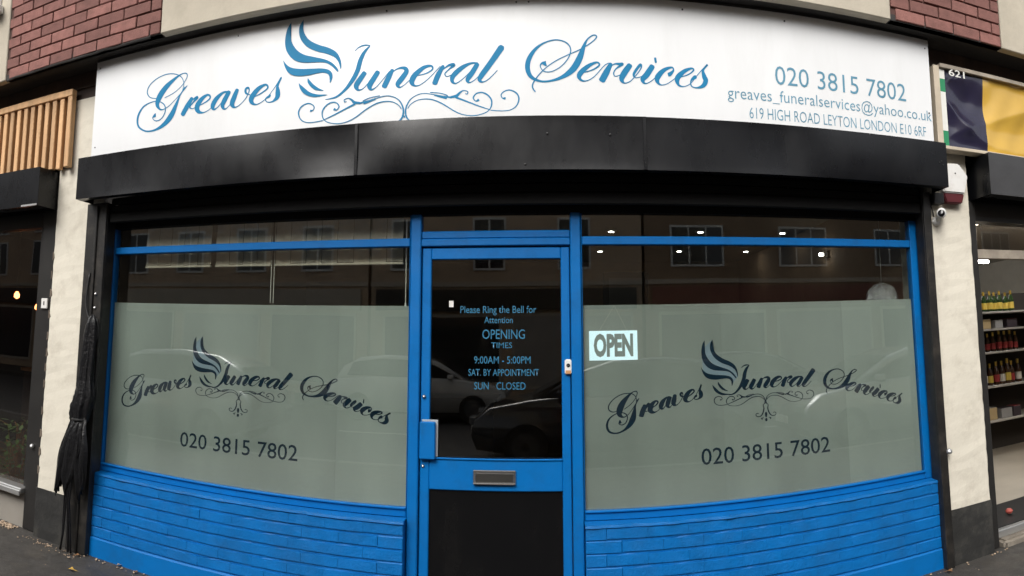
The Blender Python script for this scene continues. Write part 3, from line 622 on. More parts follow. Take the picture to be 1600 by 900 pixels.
obj('key_cylinder', MB().lathe([(.0, -.012), (.009, -.011), (.011, 0)], 14, (-.690, .005, 1.234), 'y'), chrome, dr, smooth=True)
obj('key_cylinder', MB().lathe([(.0, -.006), (.008, -.005), (.010, 0)], 14, (-.692, .005, .845), 'y'), chrome, dr, smooth=True)
DT = .0228
for nm, tx, a, b, c, d in (('ring_bell_line', 'Please Ring the Bell for', -.487, -.049, 1.697, 1.752), ('attention_line', 'Attention', -.348, -.184, 1.652, 1.690),
                           ('opening_line', 'OPENING', -.359, -.115, 1.562, 1.617), ('times_line', 'TIMES', -.308, -.188, 1.510, 1.543),
                           ('weekday_line', '9:00AM - 5:00PM', -.406, -.083, 1.422, 1.464), ('saturday_line', 'SAT. BY APPOINTMENT', -.438, -.036, 1.353, 1.392), ('sunday_line', 'SUN   CLOSED', -.405, -.112, 1.276, 1.318)):
    obj(nm, text_mesh(tx, a, b, c, d, DT, .004), door_cyan, dr)
st_ = tag(obj('sticker', B(-.553, -.527, .0215, .0222, 1.745, 1.782), white_plastic), 'small white sticker on the upper left of the door glass', 'sticker')
bell = thing('doorbell', 'small white doorbell with black button on the blue door frame', 'doorbell', (.129, 0, 1.40))
obj('case', B(.110, .149, -.014, .0058, 1.362, 1.446, bev=.006, seg=2), white_plastic, bell)
obj('button', MB().lathe([(0, -.004), (.010, -.003), (.011, 0)], 16, (.1295, -.0142, 1.412), 'y'), lens_black, bell, smooth=True)
obj('name_strip', B(.114, .145, -.0155, -.0142, 1.366, 1.384), mat('amber_strip', (.55, .28, .13), .4), bell)
ds = tag(obj('threshold', B(-.716, .148, -.03, .08, .001, .019, bev=.003), alum), 'narrow metal threshold under the blue shop door', 'threshold')
# lit OPEN sign behind the right window
op = thing('open_sign', 'lit white OPEN sign hanging in the right window beside the door', 'sign', (.39, .02, 1.43))
obj('light_box', B(.252, .530, .0268, .0296, 1.436, 1.604), open_lit, op)
obj('lettering', text_mesh('OPEN', .278, .505, 1.454, 1.588, .0264, .05), open_grey, op)
for a, b in ((.31, .40), (.47, .40)): obj('cord', MB().tube([(a, .028, 1.604), (b, .028, 1.75)], .0007, 5), cord_m, op)

# ================================================================== alarm box, camera, bundle
al = thing('alarm_box', 'white six sided burglar alarm box with red lens on the right pilaster', 'alarm', (2.67, -.16, 2.4))
hexa = [(2.585, 2.665), (2.700, 2.672), (2.772, 2.590), (2.735, 2.462), (2.555, 2.462), (2.540, 2.60)]
mb = MB().prism(hexa, -.17, -.101); bmesh.ops.bevel(mb.bm, geom=mb.bm.edges[:], offset=.008, segments=2, affect='EDGES')
obj('case', mb, white_plastic, al)
mb = MB().prism([(2.556, 2.4605), (2.735, 2.4605), (2.712, 2.392), (2.578, 2.392)], -.162, -.102); bmesh.ops.bevel(mb.bm, geom=mb.bm.edges[:], offset=.007, segments=2, affect='EDGES')
obj('strobe_lens', mb, red_lens, al)
obj('back_plate', MB().prism([(a + (.012 if a > 2.65 else -.008), b) for a, b in hexa[:3]] + [(2.745, 2.40), (2.56, 2.40), (2.532, 2.6)], -.1, -.094), rubber, al)
obj('case_screw', MB().lathe([(0, -.003), (.005, -.002), (.006, 0)], 8, (2.66, -.171, 2.60), 'y'), rubber, al)
jb = tag(obj('junction_box', B(2.47, 2.555, -.17, -.103, 2.378, 2.455, bev=.006), rubber), 'small black junction box under the end of the shutter box', 'box')
cc = thing('security_camera', 'small white bullet security camera high on the right pilaster', 'camera', (2.52, -.1, 2.3))
obj('base', MB().lathe([(.0, -.022), (.026, -.02), (.032, -.006), (.032, 0)], 18, (2.515, -.1015, 2.268), 'y'), white_plastic, cc, smooth=True)
obj('arm', MB().tube([(2.515, -.12, 2.27), (2.512, -.15, 2.29), (2.518, -.165, 2.315)], .010, 10), white_plastic, cc, smooth=True)
cb = MB().lathe([(0, 0), (.030, .002), (.034, .015), (.034, .115), (.030, .12)], 20, (0, 0, 0), 'y').mesh('camera_body', True)
dirv = (Vector((0.4, -3.2, 1.55)) - Vector((2.525, -.25, 2.312))).normalized()
rot = Vector((0, -1, 0)).rotation_difference(dirv).to_matrix().to_4x4()
M4 = Matrix.Translation(Vector((2.524, -.165, 2.316)) + dirv * .075) @ rot
cb.transform(M4); obj('camera_body', cb, white_plastic, cc)
ln = MB().lathe([(0, -.003), (.022, -.003), (.024, .001)], 20, (0, 0, 0), 'y').mesh('lens', True); ln.transform(M4); obj('lens', ln, lens_black, cc)
obj('cable', MB().tube([(2.50, -.105, 2.30), (2.485, -.12, 2.33), (2.48, -.11, 2.37), (2.49, -.12, 2.40)], .004, 6), rubber, cc)
hk = tag(obj('shutter_lock', MB().lathe([(0, -.02), (.016, -.018), (.02, -.004), (.02, 0)], 12, (2.47, -.136, .735), 'y'), alum, smooth=True), 'small metal shutter lock on the right side rail', 'lock')

bag = thing('plastic_bundle', 'glossy black plastic sheeting bundled and tied against the left shutter rail', 'plastic sheeting', (-3.0, -.2, 0))
def bundle(prof, seed, nphi=44):
    rng = random.Random(seed); ph = [rng.uniform(0, 6.28) for _ in range(5)]
    mb = MB(); rings = []
    for (z, cx, rx, ry, fold) in prof:
        ring = []
        for k in range(nphi):
            a = k * 2 * math.pi / nphi
            w = 1 + fold * (.5 * math.sin(5 * a + ph[0] + z * 2) + .4 * math.sin(9 * a + ph[1] - z * 3) + .25 * math.sin(17 * a + ph[2] + z * 9)) + rng.uniform(-.05, .05)
            ring.append(mb.bm.verts.new((cx + rx * w * math.cos(a), -.155 - ry * .6 + ry * w * math.sin(a), z + fold * .05 * math.sin(4 * a + ph[3]))))
        rings.append(ring)
    for a, b in zip(rings, rings[1:]):
        for k in range(nphi): mb.bm.faces.new((a[k], a[(k + 1) % nphi], b[(k + 1) % nphi], b[k]))
    mb.bm.faces.new(rings[0]); mb.bm.faces.new(rings[-1]); return mb
def interp(rows, n):
    return catmull(rows, n)
obj('upper_wrap', bundle(interp([(1.64, -2.945, .012, .012, .2), (1.58, -2.95, .040, .025, .35), (1.40, -2.955, .050, .03, .35), (1.2, -2.965, .055, .035, .35), (1.08, -2.965, .075, .042, .4), (.99, -2.98, .082, .045, .3), (.91, -2.99, .072, .036, .25)], 5), 3), bag_m, bag, smooth=True)
rng = random.Random(5)
for i in range(11):                          # torn ends of the sheet hanging below the knot
    t_ = i / 10; bot = rng.uniform(.34, .62) if t_ > .25 else rng.uniform(.30, .42); sp = -.15 + .19 * t_ + rng.uniform(-.015, .015); w = rng.uniform(.024, .042); ph = rng.uniform(0, 6)
    off = rng.uniform(-.02, .02); x_0 = -3.02 + .07 * t_
    def f(u, v, bot=bot, sp=sp, w=w, ph=ph, off=off, x_0=x_0):
        hw = w * (.7 + .9 * math.sin(math.pi * min(1, v * .95)) ** .8) * (1 - max(0, v - .78) * 3.6)
        fold = .014 * math.sin(u * 9 + ph + v * 3) * min(1, v * 4)
        return (x_0 + sp * v ** 1.25 + (u - .5) * 2 * hw + .006 * math.sin(v * 11 + ph), -.185 - .035 * math.sin(math.pi * v) + off * v + fold - .012 * math.sin(u * math.pi), .96 + (bot - .96) * v + .02 * math.sin(u * 7 + ph) * v)
    obj('torn_flap', MB().grid(f, 8, 16), bag_m, bag, smooth=True)
obj('tie', MB().lathe([(.056, .905), (.06, .91), (.06, .918), (.056, .922)], 20, (-2.99, -.178, 0)), rubber, bag)
for i, (x, dx) in enumerate(((-3.03, .01), (-3.045, -.02), (-3.015, .015), (-3.06, -.01))):
    obj('cable', MB().tube([(x + .06, -.18, .9), (x + .02, -.215, .65), (x, -.205, .35), (x + dx, -.19, .12), (x + dx * 2 + .01, -.20, .012)], .0075, 7), bag_m, bag, smooth=True)
cabl = thing('cable_loop', 'loose black cable clipped to the left shutter rail above the plastic bundle', 'cable', (-3.0, -.15, 1.6))
obj('cable', MB().tube(catmull([(-3.02, -.14, 1.95), (-3.03, -.15, 1.75), (-2.99, -.155, 1.63), (-2.92, -.15, 1.62), (-2.90, -.15, 1.52), (-2.93, -.16, 1.40)], 4), .006, 7), rubber, cabl, smooth=True)

# ================================================================== left neighbour
ss = thing('slatted_sign', 'pale pine slatted fascia panel above the shop on the left', 'fascia panel', (-4.2, -.15, 2.76))
obj('backing', B(-6.3, -3.30, -.118, -.103, 2.77, 3.29), pine_back, ss)
obj('top_rail', B(-6.3, -3.283, -.175, -.12, 3.315, 3.368, bev=.004), pine, ss)
obj('end_stile', B(-3.330, -3.284, -.172, -.12, 2.762, 3.3145, bev=.004), pine, ss)
slat = B(-.022, .022, -.162, -.12, 2.758, 3.3145, bev=.004).mesh('slat'); slat.materials.append(pine)
x = -3.395
while x > -6.25:
    o = bpy.data.objects.new('slat', slat); col.objects.link(o); o.parent = ss; o.matrix_parent_inverse = ss.matrix_basis.inverted(); o.location = (x + random.uniform(-.003, .003), random.uniform(-.002, .002), random.uniform(-.004, .004)); x -= .081
lb = thing('shutter_box', 'black shutter box with an added glint strip under the slatted timber fascia', 'shutter box', (-4.8, -.15, 2.45))
obj('front_panel', B(-6.3, -3.444, -.302, -.298, 2.452, 2.748), black_metal, lb)
obj('end_plate', B(-3.447, -3.443, -.2975, -.102, 2.453, 2.747), black_metal, lb)
obj('underside', B(-6.3, -3.448, -.297, -.18, 2.453, 2.457), black_metal, lb)
obj('top_cover', B(-6.3, -3.448, -.297, -.104, 2.742, 2.747), black_metal, lb)
obj('glint_strip', B(-3.62, -3.45, -.306, -.3025, 2.452, 2.466), alum, lb)  # metal strip added to put a glint on the box's lower edge
lw = thing('shop_window', 'dark framed shop window with a plant inside at the left edge', 'window', (-4.6, 0, .3))
blackfr = mat('black_frame_paint', (.02, .019, .018), .4, var=.2)
obj('corner_post', B(-3.60, -3.445, -.06, .06, 0, 2.46, bev=.006), blackfr, lw)
obj('pane_frame', B(-3.66, -3.601, -.02, .05, .30, 2.46, bev=.004), blackfr, lw)
obj('head', B(-6.3, -3.661, -.02, .06, 2.34, 2.46), blackfr, lw)
obj('pane', B(-6.3, -3.661, .01, .016, .302, 2.34), glass_dark, lw)
obj('sill', B(-6.3, -3.602, -.10, .05, .258, .30, bev=.006), alum, lw)
obj('sill_nose', B(-6.3, -3.602, -.115, -.1005, .245, .285, bev=.004), alum, lw)
obj('riser_panel', B(-6.3, -3.602, -.04, .05, -.03, .257), mat('grey_riser_paint', (.27, .25, .22), .6, var=.1), lw)
obj('mid_post', B(-5.0, -4.94, -.02, .06, .301, 2.339), blackfr, lw)
tg = thing('switch_box', 'small white switch plate with a dark mark on the left shop post', 'switch', (-3.52, -.07, 1.72))
obj('plate', B(-3.552, -3.487, -.078, -.0605, 1.685, 1.765, bev=.004), white_plastic, tg)
obj('mark', B(-3.524, -3.514, -.0795, -.0782, 1.712, 1.742), rubber, tg)
kb = tag(obj('door_knob', MB().lathe([(0, -.03), (.014, -.027), (.018, -.012), (.012, 0)], 14, (-3.54, -.0605, .63), 'y'), alum, smooth=True), 'small pale knob low on the black post by the left shop window', 'knob')
# left shop interior
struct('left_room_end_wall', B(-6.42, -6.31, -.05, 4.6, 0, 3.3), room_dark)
tw = tag(obj('side_wall', B(-9, -6.43, -.08, .3, -.03, 3.29), brown_brick), 'plain brown brick wall beyond the left shop', 'wall')
tw = tag(obj('side_wall', B(5.61, 9, -.08, .3, -.03, 3.29), brown_brick), 'plain brown brick wall beyond the right shop', 'wall')
struct('left_room_floor', B(-6.3, -3.44, .1, 4.5, .0, .05), room_floor)
struct('left_room_wall', B(-6.3, -3.30, 4.5, 4.6, 0, 3.2), mat('brown_room_paint', (.10, .06, .04), .8))
struct('left_room_partition', B(-3.44, -3.30, .31, 4.49, 0, 3.2), mat('brown_room_paint', (.10, .06, .04), .8))
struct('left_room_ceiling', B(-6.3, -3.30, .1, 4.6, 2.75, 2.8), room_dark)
def plant(x, y, z0, h, n, label, seed):
    rng = random.Random(seed); t = thing('potted_plant', label, 'plant', (x, y, z0))
    obj('pot', MB().lathe([(.07, 0), (.095, .14), (.1, .15), (.085, .15), (.08, .12)], 16, (x, y, z0)), plinth_black, t, smooth=True)
    mb = MB(); sm = MB()
    for i in range(n):
        a = rng.uniform(0, 6.28); r = rng.uniform(.05, .3); hh = z0 + .15 + rng.uniform(.05, h); tip = Vector((x + r * math.cos(a), y + r * math.sin(a) * .7, hh))
        if i % 5 == 0: sm.tube([(x, y, z0 + .1), ((x + tip.x) / 2, (y + tip.y) / 2, hh - .03), tip], .004, 5)
        d = Vector((math.cos(a + rng.uniform(-1, 1)), math.sin(a), rng.uniform(-.8, .4))).normalized(); sd_ = d.cross(Vector((0, 0, 1))).normalized(); L = rng.uniform(.05, .10)
        mb.poly([tip, tip + d * L * .5 + sd_ * L * .25, tip + d * L, tip + d * L * .5 - sd_ * L * .25])
    obj('foliage', mb, leaf_green, t); obj('stem', sm, leaf_b, t)
plant(-4.02, .25, .05, .55, 240, 'leafy green plant behind the dark window at the left edge', 4)
for x, y, z in ((-4.97, 1.0, 1.86), (-5.75, 2.1, 1.80)):
    t = thing('pendant_lamp', 'small %s warm lamp glowing inside the left shop' % ('nearer' if y < 2 else 'farther'), 'lamp', (x, y, z))
    obj('bulb', MB().lathe([(0, -.03), (.03, -.01), (.03, .02), (.012, .05)], 12, (x, y, z)), lamp_warm, t, smooth=True)
    obj('flex', MB().tube([(x, y, z + .05), (x, y, 2.75)], .004, 5), rubber, t)
t = thing('counter', 'dim wooden counter inside the left shop', 'counter', (-4.9, 2.2, .05))
obj('front', B(-6, -4.0, 2.2, 2.26, .05, 1.0), brown_beam, t); obj('top', B(-6.02, -3.98, 2.16, 2.8, 1.0, 1.04), pine, t)

# ================================================================== right neighbour
bn = thing('banner_sign', 'navy and gold vinyl banner numbered 621 above the shop on the right', 'banner', (3.4, -.2, 2.77))
def ban(x0, x1):
    def f(u, v):
        x = x0 + (x1 - x0) * u; z = 2.775 + .545 * v
        w = .046 * (abs(math.sin(4.2 * x + 6.5 * z + .8 * math.sin(5 * x))) - .5) * math.sin(3 * z + 2 * x) + .030 * (abs(math.sin(8 * z - 3.1 * x + 1)) - .5) + .004 * math.sin(31 * x - 17 * z)
        return (x, -.2 + w * (math.sin(math.pi * v) ** .5 if 0 < v < 1 else 0), z)
    return MB().grid(f, 60, 36)
obj('navy_sheet', ban(2.603, 2.9449), banner_navy, bn, smooth=True)
obj('gold_sheet', ban(2.945, 4.6), banner_gold, bn, smooth=True)
obj('number', text_mesh('621', 2.618, 2.755, 3.268, 3.318, -.236, .01), banner_white, bn)
for a, b, m_ in ((2.775, 2.882, green_paint), (2.882, 3.158, banner_white), (3.158, 3.250, green_paint), (3.250, 3.318, banner_white)):
    obj('edge_stripe', B(2.556, 2.602, -.205, -.19, a, b - .001), m_, bn)
obj('side_frame', B(2.505, 2.554, -.215, -.12, 2.74, 3.335, bev=.003), mat('cream_trim', (.55, .47, .36), .6, var=.15), bn)
obj('batten', B(2.556, 4.7, -.225, -.13, 3.322, 3.352, bev=.003), batten, bn)
obj('bottom_trim', B(2.556, 4.7, -.225, -.13, 2.748, 2.772, bev=.003), mat('cream_trim', (.55, .47, .36), .6, var=.15), bn)
obj('backboard', B(2.56, 4.7, -.165, -.13, 2.773, 3.321), pine_back, bn)
rb = thing('shutter_box', 'dark grey shutter box under the navy and gold banner', 'shutter box', (3.8, -.15, 2.44))
obj('front_panel', B(2.862, 5.6, -.302, -.298, 2.442, 2.738), grey_metal, rb)
obj('end_plate', B(2.862, 2.866, -.2975, -.02, 2.443, 2.737), black_metal, rb)
obj('underside', B(2.867, 5.6, -.297, -.18, 2.443, 2.447), black_metal, rb)
obj('top_cover', B(2.867, 5.6, -.297, -.104, 2.732, 2.737), black_metal, rb)
rp = thing('shop_entrance', 'open dark framed shop entrance at the right edge of the picture', 'entrance', (3.8, 0, 0))
obj('post', B(2.822, 2.90, -.06, .08, 0, 2.44, bev=.005), blackfr, rp)
obj('post', B(4.10, 4.18, -.06, .08, 0, 2.44, bev=.005), blackfr, rp)
obj('head', B(2.901, 5.6, -.04, .08, 2.30, 2.44), blackfr, rp)
obj('transom_bar', B(2.901, 5.6, .03, .09, 2.035, 2.105, bev=.004), batten, rp)
obj('fanlight_pane', B(2.901, 4.10, .05, .056, 2.105, 2.30), glass_dark, rp)
obj('side_pane', B(4.18, 5.6, .05, .056, .4, 2.035), glass_dark, rp)
obj('side_panel', B(4.18, 5.6, -.04, .06, 0, .4), blackfr, rp)
stp = thing('entrance_step', 'worn concrete step with a metal edge at the right shop entrance', 'step', (3.5, -.05, 0))
obj('slab', B(2.915, 4.12, -.10, .14, -.03, .045, bev=.02, seg=3), step_m, stp)
obj('metal_edge', B(2.905, 4.10, -.03, .02, .046, .098, bev=.004), alum, stp)
obj('black_mat', B(2.905, 4.10, .021, .50, .05, .104), rubber, stp)
struct('right_room_floor', B(2.83, 7.5, .501, 6.0, 0, .10), shop_tile)
struct('right_room_wall', B(2.83, 7.5, 6.0, 6.1, 0, 3.0), shop_white)
struct('right_room_partition', B(2.60, 2.82, .31, 6.0, 0, 3.0), mat('grey_partition_paint', (.25, .24, .22), .8))
struct('right_room_side_wall', B(7.5, 7.6, .1, 6.1, 0, 3.0), shop_white)
struct('right_room_ceiling', B(2.83, 7.5, .1, 6.1, 2.72, 2.78), mat('grey_ceiling_paint', (.38, .36, .33), .8))
# shelving and stock
sh = thing('shelving', 'tall dark shelving unit stocked with bottles inside the right shop', 'shelves', (5.0, 2.3, .1))
obj('back_panel', B(4.35, 5.9, 2.45, 2.48, .1, 1.95), room_dark, sh)
obj('side_panel', B(4.33, 4.35, 2.05, 2.48, .1, 1.95), room_dark, sh)
obj('side_panel', B(5.9, 5.92, 2.05, 2.48, .1, 1.95), room_dark, sh)
SHZ = (.50, .88, 1.26, 1.52, 1.715)
for z in SHZ: obj('shelf', B(4.351, 5.899, 2.02, 2.449, z - .022, z, bev=.003), shelf_m, sh)
glassg = mat('green_bottle_glass', (.02, .045, .012), .12); glassb = mat('brown_bottle_glass', (.05, .02, .008), .12); capy = mat('gold_foil_cap', (.62, .42, .08), .3, metal=.6)
lab_y = mat('yellow_label', (.62, .45, .08), .6); lab_r = mat('red_label', (.32, .03, .03), .6); lab_w = mat('white_label', (.6, .57, .5), .6)
bprof = [(.001, 0), (.034, 0), (.036, .01), (.036, .13), (.03, .16), (.014, .19), (.0125, .235), (.0, .238)]
bm1 = MB().lathe(bprof, 12).mesh('bottle', True); bm1.materials.append(glassg)
bm2 = MB().lathe(bprof, 12).mesh('bottle', True); bm2.materials.append(glassb)
cap = MB().lathe([(.013, .195), (.0145, .198), (.0145, .243), (.0, .244)], 10).mesh('cap'); cap.materials.append(capy)
labs = []
for m_ in (lab_y, lab_r, lab_w):
    q = MB().lathe([(.0362, .03), (.0368, .031), (.0368, .105), (.0362, .106)], 12).mesh('label_band'); q.materials.append(m_); labs.append(q)
def stock(x, y, z, me, lb_, s, label, group):
    t = thing('bottle', label, 'bottle', (x, y, z), group); t.scale = (s, s, s)
    for nm, m_ in (('glass', me), ('cap', cap), ('label_band', lb_)):
        o = bpy.data.objects.new(nm, m_); col.objects.link(o); o.parent = t
rng = random.Random(11)
ORD = ('first', 'second', 'third', 'fourth', 'fifth', 'sixth', 'seventh', 'eighth', 'ninth')
for i in range(9): stock(4.43 + i * .079 + rng.uniform(-.01, .01), 2.12, 1.716, bm1, labs[0], .95 + rng.uniform(-.05, .05), ORD[i] + ' gold capped green bottle from the left on the topmost shelf', 'bottles on the top shelf')
for i in range(9): stock(4.43 + i * .083 + rng.uniform(-.01, .01), 2.12, 1.261, bm2, labs[1], .9 + rng.uniform(-.1, .1), ORD[i] + ' red labelled brown bottle from the left on the middle shelf', 'bottles on the middle shelf')
for i in range(9): stock(4.43 + i * .083 + rng.uniform(-.01, .01), 2.12, .881, bm2, labs[i % 3], 1.1 + rng.uniform(-.1, .1), ORD[i] + ' brown bottle from the left on the lower shelf of the right shop', 'bottles on the lower shelf')
pk = [mat('stock_red', (.22, .03, .03), .5), mat('stock_tan', (.45, .34, .18), .6), mat('stock_grey', (.3, .3, .3), .5), mat('stock_dark', (.05, .04, .05), .5)]
wherez = {.501: 'bottom', 1.521: 'second highest'}
for z, nm in wherez.items():
    for i in range(4):
        w = rng.uniform(.11, .17); x = 4.40 + i * .18; h = rng.uniform(.09, .16)
        mb = B(x, x + w, 2.06, 2.2, z, z + h, bev=.004); o = obj('carton', mb, pk[i % 4]); 
        obj('lid_flap', B(x + .005, x + w - .005, 2.065, 2.195, z + h + .0005, z + h + .004), pk[(i + 1) % 4], o)
        tag(o, '%s carton on the %s shelf of the right shop' % (('dark red', 'tan', 'grey', 'black')[i % 4], nm), 'carton', 'cartons on the %s shelf' % nm)
for i, (x, y, z, w) in enumerate(((4.14, 1.5, 2.615, .05), (4.2, 1.5, 2.215, .12), (5.0, 1.6, 2.67, 1.2), (4.0, 3.4, 2.67, 1.2))):
    nm = ('small round', 'short bar', 'long', 'farther long')[i]
    t = thing('ceiling_lamp', nm + ' lit white lamp inside the right shop', 'lamp', (x, y, z))
    obj('tube', MB().tube([(x - w / 2, y, z), (x + w / 2, y, z)], .016 if i < 2 else .03, 10), lamp_shop, t); obj('mount', B(x - w / 2, x + w / 2, y - .02, y + .02, z + .019, z + .035), white_plastic, t)
    if z < 2.65: obj('drop_rod', MB().tube([(x, y, z + .03), (x, y, 2.72)], .004, 6), rubber, t)
wrp = tag(obj('wrapper', MB().lathe([(0, -.02), (.022, -.012), (.03, .004), (.018, .02), (0, .024)], 9, (3.22, .2, .128)), mat('red_wrapper', (.4, .08, .06), .4)), 'crumpled red wrapper on the mat at the right entrance', 'wrapper')
ctr = thing('white_counter', 'white low counter at the back of the right shop', 'counter', (5.5, 3.4, .1))
obj('body', B(4.9, 6.5, 3.3, 3.8, .101, .55), shop_white, ctr); obj('worktop', B(4.88, 6.52, 3.27, 3.82, .55, .58), shelf_m, ctr)

# ================================================================== funeral shop interior
struct('room_floor', B(-3.29, 2.59, .1, 4.3, -.02, .01), room_floor)
struct('room_back_wall', B(-3.29, 2.59, 4.3, 4.4, 0, 2.9), room_wall)
struct('room_side_wall', B(-3.29, -3.09, .31, 4.29, 0, 2.9), room_wall)
struct('room_far_side_wall', B(2.47, 2.59, .31, 4.29, 0, 2.9), room_wall)
struct('room_ceiling', B(-3.29, 2.59, .07, 4.4, 2.58, 2.62), room_ceil)
names = {0: 'front', 1: 'back'}
for r, (y, xs) in enumerate(((2.15, (.612, 1.452, 2.275)), (3.36, (.612, 1.50, 2.285)))):
    for i, x in enumerate(xs):
        t = thing('downlight', '%s lit ceiling downlight of the %s row seen through the right window' % (('leftmost', 'middle', 'rightmost')[i], names[r]), 'downlight', (x, y, 2.575), 'ceiling downlights behind the right window')
        obj('bulb', MB().lathe([(0, -.010), (.024, -.008), (.028, 0)], 14, (x, y, 2.574)), lamp_on, t); obj('bezel', MB().lathe([(.036, -.006), (.05, -.004), (.052, .004), (.037, .004)], 16, (x, y, 2.574)), alum, t)
t = thing('added_light_spot', 'small added light spot on the side wall behind the right window', 'lamp', (2.40, 1.55, 2.27))  # bulb and bracket made up to give one bright spot here
obj('bulb', MB().lathe([(0, -.016), (.014, -.010), (.014, .010), (0, .016)], 12, (2.40, 1.55, 2.275)), lamp_on, t, smooth=True); obj('bracket', B(2.42, 2.469, 1.53, 1.57, 2.255, 2.295), alum, t)
t = thing('picture_frame', 'dark framed picture on a stand seen above the film in the right window', 'picture', (.78, 2.5, 0))
obj('frame', B(.56, 1.00, 2.50, 2.53, 1.70, 2.24, bev=.008), rubber, t); obj('picture', B(.62, .94, 2.494, 2.4995, 1.76, 2.18), mat('grey_picture', (.07, .07, .07), .3), t)
obj('post', MB().tube([(.78, 2.55, .02), (.78, 2.55, 1.9)], .02, 8), rubber, t); obj('foot', MB().lathe([(.0, .01), (.2, .012), (.2, .02), (.02, .04)], 20, (.78, 2.55, 0)), rubber, t)
t = thing('foil_balloon', 'round crinkled silver ornament at the right end of the right window', 'ornament', (2.33, .3, 1.78))
mb = MB()
bmesh.ops.create_icosphere(mb.bm, subdivisions=4, radius=.12)
for v in mb.bm.verts: v.co = Vector((2.30 + v.co.x * 1.1, .32 + v.co.y * .55, 1.775 + v.co.z)) + v.co * .05 * math.sin(v.co.x * 60) * math.sin(v.co.z * 55)
obj('foil', mb, silver, t, smooth=True); obj('string', MB().tube([(2.30, .32, 1.88), (2.30, .30, 2.58)], .002, 5), cord_m, t)
# cream blinds behind the left window, drawn up
for i, (x0, x1, nm) in enumerate(((-2.70, -2.16, 'leftmost narrow'), (-2.125, -1.715, 'middle narrow'), (-1.685, -.845, 'wide right'))):
    t = thing('window_blind', nm + ' cream blind drawn up behind the left shop window', 'blind', (x0, .1, 2.02), 'cream blinds behind the left window')
    obj('head_rail', B(x0, x1, .09, .13, 2.30, 2.335, bev=.004), white_plastic, t)
    n = max(3, round((x1 - x0) / .105)); w = (x1 - x0) / n
    for k in range(n):
        a = x0 + k * w
        def f(u, v, a=a): return (a + w * .97 * u, .10 + .012 * math.sin(u * math.pi) + .006 * math.sin(v * 9), 2.024 + .275 * v + (.004 * math.sin(k * 2.1) if v < .1 else 0))
        obj('vane', MB().grid(f, 4, 6), cream_fabric, t, smooth=True)
    obj('bottom_bar', B(x0, x1, .092, .118, 2.008, 2.022, bev=.003), cream_fabric, t)
    if i: 
        xx = x0 - .004 if i == 2 else x1 + .006
        obj('pull_cord', MB().tube([(xx, .095, 2.31), (xx, .095, 1.77)], .0022, 5), cord_m, t)
t = thing('blind_cord', 'thin white pull cord hanging beside the door end of the left window', 'cord', (-.835, .1, 1.77))
obj('cord', MB().tube([(-.826, .09, 2.28), (-.826, .09, 1.77)], .0025, 5), cord_m, t); obj('weight', MB().lathe([(0, 0), (.007, .004), (.005, .03)], 8, (-.826, .09, 1.745)), white_plastic, t)
# furniture dimly seen
t = thing('reception_desk', 'dark reception desk inside the funeral shop', 'desk', (-1.2, 2.6, 0))
obj('front', B(-2.1, -.5, 2.6, 2.64, .011, 1.0), brown_beam, t); obj('top', B(-2.14, -.46, 2.56, 3.2, 1.0, 1.04), room_floor, t)

# ================================================================== litter on the pavement
def leaf(x, y, s, rot, m_, label):
    mb = MB(); n = 12
    pts = [(0, 0), (.25, .18), (.3, .42), (.5, .3), (.62, .14), (1, .04), (1.25, .0)]
    out = [(a * s, b * s) for a, b in pts] + [(a * s, -b * s) for a, b in pts[-2:0:-1]]
    c, s_ = math.cos(rot), math.sin(rot); mid = [mb.bm.verts.new((x + a * c - b * s_, y + a * s_ + b * c, .006 + .3 * s * (abs(b) / s) ** 1.5 + .08 * s * math.sin(a / s * 4))) for a, b in out]
    mb.bm.faces.new(mid); bmesh.ops.triangulate(mb.bm, faces=mb.bm.faces[:]); bmesh.ops.solidify(mb.bm, geom=mb.bm.faces[:], thickness=.0012)
    return tag(obj('fallen_leaf', mb, m_), label, 'leaf', 'fallen leaves on the pavement')
leaf(-2.80, -.42, .055, .4, leaf_y, 'largest yellow fallen leaf on the pavement in the bottom left corner')
leaf(-2.935, -.27, .03, 2.0, litter_m, 'pale small leaf in front of the black plastic bundle')
leaf(-2.64, -.12, .04, 1.0, litter_m, 'pale leaf against the foot of the left blue wall')
leaf(-2.47, -.13, .035, 2.6, leaf_b, 'brown leaf further along the foot of the left blue wall')
leaf(-3.22, -.19, .028, .3, litter_m, 'pale leaf at the foot of the left pilaster')
leaf(-2.92, -.16, .045, 4.0, leaf_b, 'brown leaf at the corner of the left shutter rail')
leaf(2.40, -.19, .05, 2.2, leaf_b, 'brown leaf at the foot of the right shutter rail')
leaf(-2.26, -.14, .04, 5.2, litter_m, 'pale leaf nearest the bottom edge under the left blue wall')
mb = MB(); rng = random.Random(21)
def crumb(x, y, s):
    t = bmesh.new(); bmesh.ops.create_icosphere(t, subdivisions=1, radius=s)
    for v in t.verts: v.co = Vector((x + v.co.x * rng.uniform(.6, 1.4), y + v.co.y * rng.uniform(.6, 1.4), max(-.002, v.co.z * .6 + s * .3)))
    mb.add(t)
for i in range(120): crumb(rng.uniform(-2.95, -.8), -.10 - abs(rng.gauss(0, .03)), rng.uniform(.002, .008))
for i in range(140): crumb(-3.62 - abs(rng.gauss(0, .2)), -.07 - abs(rng.gauss(0, .06)), rng.uniform(.003, .012))
for i in range(60): crumb(rng.uniform(-3.45, -2.9), -.15 - abs(rng.gauss(0, .06)), rng.uniform(.002, .007))
for i in range(90): crumb(rng.uniform(.3, 2.95), -.12 - abs(rng.gauss(0, .03)), rng.uniform(.002, .009))
for i in range(90): crumb(rng.uniform(-3.6, 2.9), rng.uniform(-1.2, -.15), rng.uniform(.001, .004))
o = obj('grit', mb, litter_m); o['kind'] = 'stuff'; o['label'] = 'pale grit and crumbs along the foot of the shopfront'

